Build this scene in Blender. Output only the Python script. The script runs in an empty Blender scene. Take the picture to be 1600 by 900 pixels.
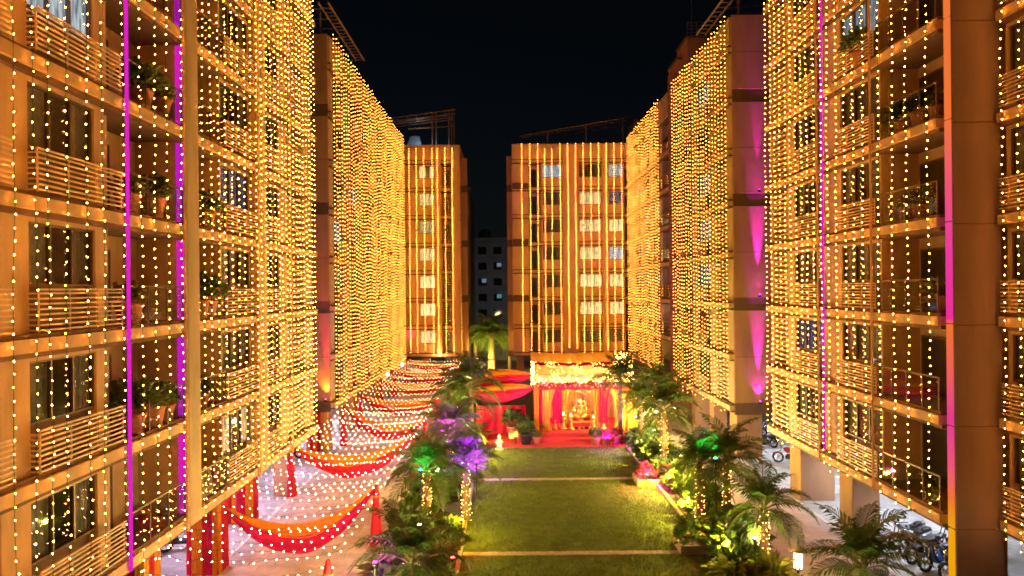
import bpy, bmesh, math, random
from mathutils import Vector, Matrix, Euler
R = math.radians
rnd = random.Random(7)
S = bpy.context.scene
C = S.collection

# ------------------------------------------------------------------ camera, sky, moonlight, exposure
cd = bpy.data.cameras.new('camera'); cam = bpy.data.objects.new('camera', cd); C.objects.link(cam)
cam.location = (0, 0, 10.0)
cam.rotation_euler = (R(90), R(0.55), 0)
cd.sensor_width = 36; cd.lens = 24.0; cd.shift_x = 0.005; cd.shift_y = 0.0012
cd.clip_start = 0.1; cd.clip_end = 2000
S.camera = cam
W = bpy.data.worlds.new('World'); S.world = W; W.use_nodes = True
wn = W.node_tree; sky = wn.nodes.new('ShaderNodeTexSky'); sky.sky_type = 'NISHITA'; sky.sun_disc = False
sky.sun_elevation = R(32); sky.sun_rotation = R(150)
bg = wn.nodes['Background']; wn.links.new(sky.outputs[0], bg.inputs[0]); bg.inputs[1].default_value = 0.00032
sd = bpy.data.lights.new('moon', 'SUN'); sd.energy = 0.006; sd.angle = R(0.5); sd.color = (.75, .85, 1)
so = bpy.data.objects.new('moon', sd); C.objects.link(so)
so.rotation_euler = (R(58), 0, R(30))
S.view_settings.view_transform = 'Standard'; S.view_settings.look = 'None'
S.view_settings.exposure = 1.15; S.view_settings.gamma = 1.0
S.view_settings.use_curve_mapping = False
cy = S.cycles
cy.use_denoising = True
cy.max_bounces = 5; cy.diffuse_bounces = 3; cy.glossy_bounces = 2; cy.transmission_bounces = 3; cy.transparent_max_bounces = 8
cy.sample_clamp_indirect = 3.0; cy.use_light_tree = True
cy.caustics_reflective = False; cy.caustics_refractive = False
cy.filter_width = 1.75

# ------------------------------------------------------------------ materials
MATS = {}
def mat(name, col=(.5, .5, .5), rough=.6, vary=.12, scale=3.0, bump=0.0, bscale=30, spec=.4, metal=0.0, emit=None, es=0.0, trans=0.0, stretch=(1, 1, 1)):
    if name in MATS: return MATS[name]
    m = bpy.data.materials.new(name); m.use_nodes = True; MATS[name] = m
    nt = m.node_tree; N = nt.nodes; L = nt.links; p = N['Principled BSDF']; out = N['Material Output']
    if emit is not None:
        N.remove(p); e = N.new('ShaderNodeEmission'); e.inputs[0].default_value = (*emit, 1); e.inputs[1].default_value = es
        L.new(e.outputs[0], out.inputs[0]); return m
    p.inputs['Roughness'].default_value = rough; p.inputs['Metallic'].default_value = metal
    p.inputs['Specular IOR Level'].default_value = spec
    geo = N.new('ShaderNodeNewGeometry'); mp = N.new('ShaderNodeMapping'); mp.inputs['Scale'].default_value = stretch
    L.new(geo.outputs['Position'], mp.inputs[0])
    nz = N.new('ShaderNodeTexNoise'); nz.inputs['Scale'].default_value = scale; nz.inputs['Detail'].default_value = 6; nz.inputs['Roughness'].default_value = .65
    L.new(mp.outputs[0], nz.inputs[0])
    rp = N.new('ShaderNodeValToRGB'); rp.color_ramp.elements[0].position = .3; rp.color_ramp.elements[1].position = .7
    rp.color_ramp.elements[0].color = (*[max(0, c * (1 - vary)) for c in col], 1)
    rp.color_ramp.elements[1].color = (*[min(1, c * (1 + vary)) for c in col], 1)
    L.new(nz.outputs[0], rp.inputs[0]); L.new(rp.outputs[0], p.inputs['Base Color'])
    if bump:
        n2 = N.new('ShaderNodeTexNoise'); n2.inputs['Scale'].default_value = bscale; n2.inputs['Detail'].default_value = 4
        L.new(mp.outputs[0], n2.inputs[0]); b = N.new('ShaderNodeBump'); b.inputs['Strength'].default_value = bump; b.inputs['Distance'].default_value = .03
        L.new(n2.outputs[0], b.inputs['Height']); L.new(b.outputs[0], p.inputs['Normal'])
    if trans:
        t = N.new('ShaderNodeBsdfTranslucent'); L.new(rp.outputs[0], t.inputs[0]); mx = N.new('ShaderNodeMixShader'); mx.inputs[0].default_value = trans
        L.new(p.outputs[0], mx.inputs[1]); L.new(t.outputs[0], mx.inputs[2]); L.new(mx.outputs[0], out.inputs[0])
    return m

def glass(name, tint=(.8, .85, .9), refl=.03):
    m = bpy.data.materials.new(name); m.use_nodes = True; MATS[name] = m
    nt = m.node_tree; N = nt.nodes; L = nt.links; N.remove(N['Principled BSDF'])
    t = N.new('ShaderNodeBsdfTransparent'); t.inputs[0].default_value = (*tint, 1)
    g = N.new('ShaderNodeBsdfGlossy'); g.inputs['Roughness'].default_value = .03; g.inputs[0].default_value = (.55, .55, .62, 1)
    f = N.new('ShaderNodeFresnel'); gq = N.new('ShaderNodeNewGeometry'); io_ = N.new('ShaderNodeMapRange'); io_.inputs['To Min'].default_value = 1.5; io_.inputs['To Max'].default_value = 1 / 1.5
    L.new(gq.outputs['Backfacing'], io_.inputs[0]); L.new(io_.outputs[0], f.inputs[0])
    a = N.new('ShaderNodeMath'); a.operation = 'ADD'; a.inputs[1].default_value = refl; L.new(f.outputs[0], a.inputs[0])
    mx = N.new('ShaderNodeMixShader'); L.new(a.outputs[0], mx.inputs[0]); L.new(t.outputs[0], mx.inputs[1]); L.new(g.outputs[0], mx.inputs[2])
    L.new(mx.outputs[0], N['Material Output'].inputs[0]); return m

def lit_curtain(name, col, es):
    """A lit room seen through a curtain: gathers brighten and darken the cloth, rooms differ."""
    m = bpy.data.materials.new(name); m.use_nodes = True; MATS[name] = m
    nt = m.node_tree; N = nt.nodes; L = nt.links; N.remove(N['Principled BSDF'])
    oi = N.new('ShaderNodeObjectInfo'); tc = N.new('ShaderNodeTexCoord'); mp = N.new('ShaderNodeMapping'); mp.inputs['Scale'].default_value = (9, 9, 1.2)
    L.new(tc.outputs['Object'], mp.inputs[0]); L.new(oi.outputs['Random'], mp.inputs['Location'])
    nz = N.new('ShaderNodeTexNoise'); nz.inputs['Scale'].default_value = 1.3; nz.inputs['Detail'].default_value = 4; L.new(mp.outputs[0], nz.inputs[0])
    rp = N.new('ShaderNodeValToRGB'); rp.color_ramp.elements[0].position = .3; rp.color_ramp.elements[1].position = .68
    rp.color_ramp.elements[0].color = (*[c * .12 for c in col], 1); rp.color_ramp.elements[1].color = (*col, 1); L.new(nz.outputs[0], rp.inputs[0])
    r2 = N.new('ShaderNodeMath'); r2.operation = 'MULTIPLY_ADD'; r2.inputs[1].default_value = es * .9; r2.inputs[2].default_value = es * .45; L.new(oi.outputs['Random'], r2.inputs[0])
    e = N.new('ShaderNodeEmission'); L.new(rp.outputs[0], e.inputs[0]); L.new(r2.outputs[0], e.inputs[1]); L.new(e.outputs[0], N['Material Output'].inputs[0]); return m

AMB = (1.0, .322, .036)
bulb_near = mat('amber_bulb_near', emit=AMB, es=92)
bulb_mid = mat('amber_bulb_mid', emit=AMB, es=20)
bulb_far = mat('amber_bulb_far', emit=AMB, es=28)
bulb_net = mat('warm_net_bulb', emit=(1, .50, .20), es=115)
bulb_net_far = mat('warm_net_bulb_far', emit=(1, .48, .15), es=42)
bulb_trunk = mat('trunk_bulb', emit=(1, .34, .07), es=26)
bulb_gold = mat('gold_bulb', emit=(1, .5, .09), es=34)
magenta_led = mat('magenta_led', emit=(.78, .014, .55), es=.46)
tube_white = mat('cool_tube', emit=(.72, .82, 1), es=30)
lamp_warm = mat('warm_lamp', emit=(1, .62, .22), es=18)
wire = mat('cable_dark', (.05, .035, .02), .6)
paint = mat('facade_paint', (.56, .39, .22), .75, .20, 1.6, .15, 40, stretch=(1, 1, .22))
paint_b = mat('curtained_block_paint', (.47, .34, .20), .75, .18, 1.6, .15, 40, stretch=(1, 1, .25))
paint_back = mat('balcony_paint', (.36, .26, .16), .8, .1, .6)
paint_warm = mat('end_wall_paint', (.44, .235, .12), .75, .14, 1.2, .12, 30, stretch=(1, 1, .25))
band = mat('brown_band_paint', (.16, .085, .05), .7, .15, 1)
slabface = mat('slab_paint', (.62, .42, .23), .7, .22, 1.5, .1, 30)
fin_paint = mat('fin_paint', (.27, .195, .235), .75, .14, 1.1, .12, 40, stretch=(1, 1, .3))
frame_m = mat('window_aluminium', (.16, .12, .09), .4, .1, 5, metal=.6)
rail_m = mat('louvre_paint', (.68, .50, .32), .45, .1, 3)
steel = mat('roof_steel', (.30, .22, .16), .45, .2, 3, metal=.5)
dark = mat('dark_room', (.10, .075, .05), .9)
curt_m = mat('pale_curtain', (.55, .46, .38), .9, .25, 3, trans=.2)
curt2 = mat('dark_curtain', (.20, .15, .10), .9, .3, 3)
pane_m = glass('window_glass')
rail_glass = glass('railing_glass', (.9, .92, .9), .02)
lit_warm = lit_curtain('lit_room_warm', (1, .56, .20), 1.35)
lit_white = lit_curtain('lit_room_white', (.9, .9, .85), .62)
lit_teal = lit_curtain('lit_room_teal', (.2, .8, .75), .3)
lit_blue = lit_curtain('lit_room_blue', (.5, .6, .95), .22)
red_c = mat('red_cloth', (.70, .012, .03), .65, .18, 4, .2, 20, trans=.25)
pink_c = mat('crimson_cloth', (.72, .01, .09), .65, .18, 4, .2, 20, trans=.25)
orange_c = mat('orange_cloth', (.85, .27, .015), .65, .15, 4, .2, 20, trans=.25)
yellow_c = mat('yellow_cloth', (.85, .47, .05), .65, .15, 4, .2, 20, trans=.25)
cream_c = mat('peach_cloth', (.85, .50, .22), .7, .1, 3, .1, 20, trans=.3)
carpet = mat('red_carpet', (.55, .035, .03), .95, .18, 8, .3, 80)
gold = mat('gold_paint', (.85, .50, .10), .3, .15, 12, metal=.75)
asphalt = mat('asphalt', (.06, .055, .05), .9, .25, 2, .2, 60)
paver_m = mat('paver_stone', (.60, .49, .43), .55, .3, 1.1, .25, 35)
joint_m = mat('joint_mortar', (.20, .14, .10), .9, .15, 6)
drive_m = mat('drive_concrete', (.52, .42, .37), .6, .28, .9, .2, 25)
apron_m = mat('parking_concrete', (.5, .49, .48), .5, .34, 1.1, .15, 25)
kerb_m = mat('kerb_stone', (.46, .33, .22), .8, .18, 3, .3, 40)
line_m = mat('white_line_paint', (.75, .70, .62), .7, .12, 4)
soil_m = mat('bed_soil', (.05, .032, .02), .95, .3, 5, .4, 30)
lawn_m = mat('lawn_turf', (.115, .145, .012), .9, .38, 1.6, .7, 55)
grass_m = mat('grass_blade', (.125, .155, .016), .7, .35, 2.5, trans=.25)
leaf_m = mat('palm_leaf', (.085, .150, .026), .36, .35, 2, spec=.45, trans=.22)
leaf2 = mat('shrub_leaf', (.09, .145, .025), .5, .4, 6, spec=.4, trans=.25)
leaf3 = mat('yellow_lit_leaf', (.20, .19, .025), .5, .35, 6, spec=.4, trans=.3)  # yellow light on the shrubs is put into this leaf colour
leaf4 = mat('dark_shrub_leaf', (.065, .095, .028), .5, .4, 6, spec=.4, trans=.2)
bark = mat('palm_bark', (.22, .13, .075), .9, .35, 6, .5, 25)
terracotta = mat('terracotta', (.42, .15, .07), .8, .15, 6)
black = mat('black_plastic', (.02, .02, .022), .35, .2, 6)
rubber = mat('rubber', (.015, .015, .016), .8)
chrome = mat('chrome', (.6, .6, .62), .15, .05, 3, metal=1)
seat_m = mat('seat_vinyl', (.025, .022, .022), .45)
grey_far = mat('far_plaster', (.45, .43, .43), .9, .2, .4)
far_dark = mat('far_recess', (.05, .045, .045), .9)
white_p = mat('white_paint', (.7, .7, .7), .5, .08, 2)
flower_r = mat('red_flower', (.35, .02, .03), .7, .3, 9)
flower_w = mat('white_flower', (.75, .62, .45), .7, .2, 9)

# ------------------------------------------------------------------ geometry helpers
class MB:
    def __init__(s): s.v = []; s.f = []; s.mi = []; s.i = 0; s.sm = []
    def m(s, i): s.i = i; return s
    def add(s, vs, fs, smooth=False):
        b = len(s.v); s.v += [tuple(v) for v in vs]
        for f in fs: s.f.append([b + k for k in f]); s.mi.append(s.i); s.sm.append(smooth)
        return s
    def box(s, x0, x1, y0, y1, z0, z1):
        return s.add([(x0, y0, z0), (x1, y0, z0), (x1, y1, z0), (x0, y1, z0), (x0, y0, z1), (x1, y0, z1), (x1, y1, z1), (x0, y1, z1)],
                     [(0, 3, 2, 1), (4, 5, 6, 7), (0, 1, 5, 4), (1, 2, 6, 5), (2, 3, 7, 6), (3, 0, 4, 7)])
    def bbox(s, x0, x1, y0, y1, z0, z1, b=.02):
        """box with chamfered upright and top edges"""
        o = [(x0 + b, y0), (x1 - b, y0), (x1, y0 + b), (x1, y1 - b), (x1 - b, y1), (x0 + b, y1), (x0, y1 - b), (x0, y0 + b)]
        cx, cy_ = (x0 + x1) / 2, (y0 + y1) / 2
        kx = 1 - 2 * b / max(1e-6, x1 - x0); ky = 1 - 2 * b / max(1e-6, y1 - y0)
        vs = [(x, y, z0) for x, y in o] + [(x, y, z1 - b) for x, y in o] + [(cx + (x - cx) * kx, cy_ + (y - cy_) * ky, z1) for x, y in o]
        fs = [tuple(range(7, -1, -1)), tuple(range(16, 24))]
        for r in (0, 8):
            for k in range(8): fs.append((r + k, r + (k + 1) % 8, r + 8 + (k + 1) % 8, r + 8 + k))
        return s.add(vs, fs)
    def tube(s, pts, r, n=6, cap=True, smooth=True):
        pts = [Vector(p) for p in pts]; rs = r if isinstance(r, (list, tuple)) else [r] * len(pts)
        vs = []; fs = []
        for k, p in enumerate(pts):
            d = (pts[min(k + 1, len(pts) - 1)] - pts[max(k - 1, 0)]).normalized()
            a = Vector((0, 0, 1)) if abs(d.z) < .9 else Vector((1, 0, 0))
            u = d.cross(a).normalized(); w = d.cross(u)
            for j in range(n):
                t = 2 * math.pi * j / n; vs.append(p + (u * math.cos(t) + w * math.sin(t)) * rs[k])
        for k in range(len(pts) - 1):
            for j in range(n): fs.append((k * n + j, k * n + (j + 1) % n, (k + 1) * n + (j + 1) % n, (k + 1) * n + j))
        s.add(vs, fs, smooth)
        if cap: s.add([vs[j] for j in range(n)], [tuple(range(n))[::-1]]); s.add([vs[-n + j] for j in range(n)], [tuple(range(n))])
        return s
    def lathe(s, prof, n=12, c=(0, 0, 0), smooth=True):
        vs = []; fs = []
        for r, z in prof:
            for j in range(n):
                t = 2 * math.pi * j / n; vs.append((c[0] + r * math.cos(t), c[1] + r * math.sin(t), c[2] + z))
        for k in range(len(prof) - 1):
            for j in range(n): fs.append((k * n + j, k * n + (j + 1) % n, (k + 1) * n + (j + 1) % n, (k + 1) * n + j))
        return s.add(vs, fs, smooth)
    def octa(s, c, r):
        x, y, z = c
        return s.add([(x + r, y, z), (x - r, y, z), (x, y + r, z), (x, y - r, z), (x, y, z + r * 1.25), (x, y, z - r * 1.25)],
                     [(0, 2, 4), (2, 1, 4), (1, 3, 4), (3, 0, 4), (2, 0, 5), (1, 2, 5), (3, 1, 5), (0, 3, 5)])
    def ell(s, c, rx, ry, rz, n=10, m=7):
        vs = []; fs = []
        for i in range(m + 1):
            a = math.pi * i / m
            for j in range(n):
                t = 2 * math.pi * j / n
                vs.append((c[0] + rx * math.sin(a) * math.cos(t), c[1] + ry * math.sin(a) * math.sin(t), c[2] - rz * math.cos(a)))
        for i in range(m):
            for j in range(n): fs.append((i * n + j, i * n + (j + 1) % n, (i + 1) * n + (j + 1) % n, (i + 1) * n + j))
        return s.add(vs, fs, True)
    def sheet(s, grid, smooth=True):
        nu = len(grid); nv = len(grid[0])
        return s.add([p for row in grid for p in row], [(i * nv + j, i * nv + j + 1, (i + 1) * nv + j + 1, (i + 1) * nv + j) for i in range(nu - 1) for j in range(nv - 1)], smooth)
    def mesh(s, name, mats):
        me = bpy.data.meshes.new(name); me.from_pydata(s.v, [], s.f)
        for m_ in (mats if isinstance(mats, (list, tuple)) else [mats]): me.materials.append(m_)
        me.polygons.foreach_set('material_index', s.mi); me.polygons.foreach_set('use_smooth', s.sm); me.update(); return me
    def build(s, name, mats, parent=None, loc=(0, 0, 0), rz=0): return link(name, s.mesh(name, mats), parent, loc, rz)

def link(name, data, parent=None, loc=(0, 0, 0), rz=0, rot=None):
    o = bpy.data.objects.new(name, data); C.objects.link(o); o.location = loc; o.rotation_euler = rot or (0, 0, rz)
    if parent is not None: o.parent = parent
    return o
def tag(o, label=None, cat=None, group=None, kind=None):
    for k, v in (('label', label), ('category', cat), ('group', group), ('kind', kind)):
        if v: o[k] = v
    return o
def thing(name, label, cat, loc=(0, 0, 0), rz=0, group=None):
    return tag(link(name, None, None, loc, rz), label, cat, group)
def stuff(o): o['kind'] = 'stuff'; return o
def copy_tree(o, parent=None):
    c = o.copy(); C.objects.link(c)
    if parent is not None: c.parent = parent
    for ch in list(KIDS.get(o.name, o.children)): copy_tree(ch, c)
    return c
KIDS = {}; GAIN = 1.0; GSPOT = False
def lamp(name, typ, energy, col, parent, loc=(0, 0, 0), rot=(0, 0, 0), **k):
    l = bpy.data.lights.new(name, typ); l.energy = energy * (GAIN if name == 'beam' and typ == 'POINT' or name == 'beam' and GSPOT else 1); l.color = col
    for a, b in k.items(): setattr(l, a, b)
    return link(name, l, parent, loc, rot=rot)
ONES = 'zeroth first second third fourth fifth sixth seventh eighth ninth tenth eleventh twelfth thirteenth fourteenth fifteenth sixteenth seventeenth eighteenth nineteenth'.split()
TENS = {2: 'twent', 3: 'thirt', 4: 'fort', 5: 'fift', 6: 'sixt', 7: 'sevent', 8: 'eight', 9: 'ninet'}
def nth(n):
    if n < 20: return ONES[n]
    return TENS[n // 10] + 'ieth' if n % 10 == 0 else TENS[n // 10] + 'y-' + ONES[n % 10]
F_ = 1066.7
def in_view(x, y, z, mx=220, my=160):
    if y < 1: return False
    px = 792 + F_ * x / y; py = 452 - F_ * (z - 10) / y
    return -mx < px < 1600 + mx and -my < py < 900 + my
def at(px, Y): return (px - 792) * Y / F_          # world X of a photo column at depth Y

# ------------------------------------------------------------------ ground and paving (the setting)
def struct(name, mb, m, parent=None): return tag(mb.build(name, m, parent), kind='structure') if parent is None else mb.build(name, m, parent)
struct('ground', MB().box(-400, 400, -60, 900, -.6, -.02), asphalt)
path = struct('path', MB().box(-10.55, -4.75, 6, 73, -.3, 0.0), joint_m)
under_left = struct('parking_floor', MB().box(-24, -10.62, 4, 75, -.3, .012), apron_m)
g = MB()
GX = [-10.52 + .96 * i for i in range(6)]
pm = {}
def paver(w, d, k):
    key = (w, d, k)
    if key not in pm:
        pm[key] = MB().bbox(.006, w - .006, .006, d - .006, -.02, .022 + .004 * k, .008).mesh('paver', paver_m)
    return pm[key]
n = 0; rest = MB(); yy = 15.0; row = 0
while yy < 72:
    off = .48 if row % 2 else 0
    xs = [-10.52] + [x + off for x in GX if -10.4 < x + off < -4.9] + [-4.77]
    for a, b in zip(xs, xs[1:]):
        k = rnd.randint(0, 2)
        if n < 290: link('paver', paver(round(b - a, 3), .7, k), path, (a, yy, 0)); n += 1
        else: rest.bbox(a + .006, b - .006, yy + .006, yy + .694, -.02, .022 + .004 * k, .008)
    yy += .7; row += 1
stuff(rest.build('paver', paver_m, path))
kerb_mesh = {}
def kerb_run(name, x0, x1, y0, y1, step, h=.14, w=None):
    """a kerb of separate stones; runs along the longer side"""
    root = tag(link(name, None, None, (x0, y0, 0)), kind='structure')
    along_x = (x1 - x0) > (y1 - y0); Lh = (x1 - x0) if along_x else (y1 - y0); t = (y1 - y0) if along_x else (x1 - x0)
    nn = max(1, round(Lh / step)); st = Lh / nn
    vs = [MB().bbox(.004, st - .004, 0, t, -.2, h + .006 * k, .012) if along_x else MB().bbox(0, t, .004, st - .004, -.2, h + .006 * k, .012) for k in range(3)]
    ms = [q.mesh('kerb_stone', kerb_m) for q in vs]
    for i in range(nn): link('kerb_stone', ms[rnd.randint(0, 2)], root, (i * st, 0, 0) if along_x else (0, i * st, 0))
    return root
kerb_run('kerb', -4.72, -4.54, 14, 72, .9)
kerb_run('kerb', 7.42, 7.58, 16, 43, .6)
kerb_run('kerb', 9.62, 9.78, 14, 60, .9)
kerb_run('kerb', -1.95, -1.79, 14, 43, .9, .08)
# garden beds, lawn and its two stone strips
struct('garden_bed', MB().box(-4.53, -1.96, 12, 60, -.3, .06), soil_m)
struct('garden_bed', MB().box(7.59, 9.61, 12, 62, -.3, .06), soil_m)
struct('lawn', MB().box(-1.78, 7.41, 12, 43.0, -.3, .02), lawn_m)
for yk in (25.55, 35.6): kerb_run('lawn_strip', -1.76, 7.40, yk, yk + .34, .23, .045)
gb = MB(); gr = random.Random(3)
for i in range(34000):
    y = 21.5 + 21.4 * gr.random() ** 1.0; x = -1.75 + 9.13 * gr.random()
    if 25.5 < y < 25.95 or 35.55 < y < 36.0: continue
    a = gr.random() * 6.28; h = .05 + .05 * gr.random(); w = .016
    dx, dy = math.cos(a) * w, math.sin(a) * w; lx, ly = (gr.random() - .5) * .06, (gr.random() - .5) * .06
    gb.add([(x - dx, y - dy, .02), (x + dx, y + dy, .02), (x + lx, y + ly, .02 + h)], [(0, 1, 2)])
tag(gb.build('grass', grass_m), kind='stuff')
# driveway on the parked side
drive = struct('driveway', MB().box(9.79, 13.4, 6, 74, -.3, .006), joint_m)
for i in range(20):
    for j in range(2):
        x0 = 9.81 + j * 1.79; y0 = 15 + i * 2.9
        MB().bbox(x0, x0 + 1.775, y0, y0 + 2.885, -.05, .02 + .003 * rnd.random(), .008).build('paving_slab', drive_m, drive)
ap = struct('parking_floor', MB().box(13.44, 30, 4, 76, -.3, .012), apron_m)
struct('white_line', MB().box(13.36, 13.50, 12, 72, -.1, .030), line_m)
for i in range(7):
    struct('white_line', MB().box(13.9, 18.5, 25.2 + i * 2.6, 25.3 + i * 2.6, 0, .017), line_m)
struct('white_line', MB().box(-10.62, -10.50, 6, 72, -.1, .034), line_m)
struct('rear_yard', MB().box(-24, 30, 76.2, 130, -.3, .01), drive_m)
struct('red_carpet', MB().box(-2.6, 8.6, 43.05, 52, -.1, .05), carpet)

# ------------------------------------------------------------------ buildings
Z0 = 2.65; FH = 3.0; NF = 7
WIN = {}
def win_mesh(w, h, n):
    key = (round(w, 2), round(h, 2), n)
    if key in WIN: return WIN[key]
    f = MB(); t = .05
    f.box(0, w, .06, .16, 0, t); f.box(0, w, .06, .16, h - t, h)
    for i in range(n + 1):
        x = (w - t) * i / n; f.box(x, x + t, .062, .158, t, h - t)
    p = MB().box(t * .6, w - t * .6, .105, .113, t * .6, h - t * .6)
    gx = []
    m = 26
    for z in (0.0, h * .5, h):
        gx.append([(w * i / m, .20 + .03 * math.sin(i * 2.1) + .01 * math.sin(i * 5.3), z) for i in range(m + 1)])
    half = MB().sheet([[(x * .42, y, z) for x, y, z in r_] for r_ in gx] ); half.sheet([[(w - x * .30, y, z) for x, y, z in r_] for r_ in gx])
    WIN[key] = (f.mesh('window', frame_m), p.mesh('pane', pane_m), MB().sheet(gx).mesh('curtain', curt_m), half.mesh('curtain', curt_m), MB().box(0, w, .5, .52, 0, h).mesh('room_back', dark))
    return WIN[key]
CUR = {}
def curtain_data(me, m):
    k = (me.name, m.name)
    if k not in CUR:
        c = me.copy(); c.materials.clear(); c.materials.append(m); CUR[k] = c
    return CUR[k]
def window(root, x, z, w, h, n=3, look='dark'):
    f, p, cu, half, back = win_mesh(w, h, n)
    o = link('window', f, root, (x, 0, z)); link('pane', p, o)
    if look == 'dark': link('curtain', half, o)
    elif look == 'closed': link('curtain', cu, o)
    elif look == 'half_lit': link('curtain', curtain_data(half, lit_warm), o)
    else: link('curtain', curtain_data(cu, {'warm': lit_warm, 'white': lit_white, 'teal': lit_teal, 'blue': lit_blue}[look]), o)
    return o
SLAT = {}
def louvre_rail(root, x0, x1, z, split=True, n=8, h=.9, y=-.26):
    w = x1 - x0; key = (round(w, 2), n, h)
    if key not in SLAT:
        s1 = MB().box(0, w, 0, .03, 0, .038)
        p = MB().box(0, w, -.004, .036, h, h + .04); po = MB().box(0, .03, .034, .064, 0, h - .002); en = MB().box(0, .026, .066, .25, 0, .036)
        al = MB()
        for k in range(n): al.box(0, w, 0, .03, h * k / n + .03, h * k / n + .068)
        SLAT[key] = (s1.mesh('slat', rail_m), p.mesh('railing', rail_m), al.mesh('slat', rail_m), po.mesh('post', rail_m), en.mesh('end_slat', rail_m))
    s1, p, al, po, en = SLAT[key]
    o = link('railing', p, root, (x0, y, z))
    if split:
        for k in range(n): link('slat', s1, o, (0, 0, h * k / n + .03)); link('end_slat', en, o, (.004, 0, h * k / n + .03))
        for px in (.02, w * .33, w * .66, w - .05): link('post', po, o, (px, 0, 0))
    else: stuff(link('slat', al, o))
    return o
GR = {}
def glass_rail(root, x0, x1, z, y=-.2):
    w = x1 - x0; k = round(w, 2)
    if k not in GR:
        f = MB().box(0, w, 0, .04, 1.0, 1.045); nn = max(2, round(w / .9)); b_ = MB().box(0, .03, .005, .035, 0, .998)
        GR[k] = (f.mesh('railing', frame_m), MB().box(.03, w - .03, .014, .024, .08, .97).mesh('pane', rail_glass), b_.mesh('post', frame_m), nn)
    o = link('railing', GR[k][0], root, (x0, y, z)); link('pane', GR[k][1], o)
    for i in range(GR[k][3] + 1): link('post', GR[k][2], o, ((w - .03) * i / GR[k][3], 0, 0))
    return o

def building(name, label, loc, rz, bays, depth=11, split=True, top=25.8, cols=(), looks=None, group=None, x_lo=None, wallm=None, bandevery=False, railings=True, win_rooms=None):
    """bays: (x0, x1, type). Local x runs along the facade, y inward, z up."""
    root = thing(name, label, 'apartment block', loc, rz, group)
    xa = bays[0][0]; xb = bays[-1][1]; wm = wallm or paint
    mw = Matrix.Translation(loc) @ Matrix.Rotation(rz, 4, 'Z')
    vis = lambda x, z: in_view(*(mw @ Vector((x, 0, z)))[:])
    wall = MB(); duct = MB(); rb = random.Random(sum(map(ord, label)))
    wall.box(xa, xb, 1.52, depth, Z0 + .004, top - .9)
    wall.box(xa, xb, -.1, .2, Z0 + FH * NF + .50, top); wall.box(xa + .001, xb - .001, .2, depth, top - .9, top - .6)
    wall.box(xa, xa + .2, .2, depth, Z0 + FH * NF + .5, top - .002); wall.box(xb - .2, xb, .2, depth, Z0 + FH * NF + .5, top - .002)
    for k in range(NF + 1):
        s = MB(); z = Z0 + FH * k
        s.box(xa - .03, xb + .03, -.27, 1.515, z + .12, z + .40); s.m(1).box(xa - .02, xb + .02, -.16, 1.514, z, z + .122); s.box(xa - .02, xb + .02, -.17, 1.514, z + .398, z + .5)
        s.build('floor_slab', [slabface, band], root)
    pil = []
    for (x0, x1, ty) in bays:
        if ty == 'pil':
            MB().bbox(x0, x1, -.30, .3, Z0 + .1, top - .1, .015).build('pilaster', wm, root); wall.box(x0, x1, .3, 1.5, Z0, top - 1); continue
        for k in range(NF):
            z = Z0 + FH * k + .5; zt = Z0 + FH * (k + 1)
            wall.box(x0 - .06, x0 + .06, .31, 1.516, z, zt)
            v = vis((x0 + x1) / 2, z + 1.2)
            if ty == 'wall': wall.box(x0, x1, 0, .3, z, zt)
            elif ty in ('win', 'winr', 'winw'):
                m = .10
                if ty == 'winw': m = .1
                wx0, wx1 = x0 + m, x1 - m
                wall.box(x0, wx0, 0, .3, z, zt); wall.box(wx1, x1, 0, .3, z, zt)
                (wall.box(wx0, wx1, .001, .3, z, z + 1.02) if not (ty == 'winr' and railings and v) else MB().box(wx0, wx1, .22, .3, z, z + 1.02).build('sill_wall', band, root)); wall.box(wx0, wx1, 0.001, .3, z + 2.40, zt)  # sill behind the louvres painted brown to imitate the shade there
                if v:
                    lk = (looks or (lambda a, b: 'dark'))(x0, k)
                    window(root, wx0, z + 1.02, wx1 - wx0, 1.38, 3 if wx1 - wx0 > 1.6 else 2, lk)
                    if ty == 'winr' and railings: louvre_rail(root, x0 + .05, 17.66 if x1 == 16.95 else x1 - .02, z + .02, split and in_view(*(mw @ Vector(((x0 + x1) / 2, 0, z + .5))), 0, 0))
            elif ty in ('balc', 'dark'):
                wall.box(x0, x1, 1.3, 1.516, z, zt)
                if v:
                    d = MB(); dw = min(1.5, (x1 - x0) * .5); d.box(x0 + .25, x0 + .25 + dw, 1.22, 1.29, z + .02, z + 2.1)
                    do = d.build('door', frame_m, root); MB().box(x0 + .32, x0 + .18 + dw, 1.205, 1.217, z + .12, z + 2.02).build('pane', pane_m, do)
                    if ty == 'balc': glass_rail(root, x0 + .06, x1 - .06, z)
            elif ty == 'duct':
                wall.box(x0, x1, .55, 1.516, z, zt)
                if v:
                    for q in range(11): duct.box(x0 + .03, x1 - .03, .0, .05, z + .1 + q * .215, z + .17 + q * .215)
    if duct.v: stuff(duct.build('louvre', rail_m, root))
    wall.build('wall', wm, root)
    for (cx0, cx1, cy0, cy1) in cols: MB().bbox(cx0, cx1, cy0, cy1, .012, Z0 - .002, .03).build('column', paint_warm, root)
    return root

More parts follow.
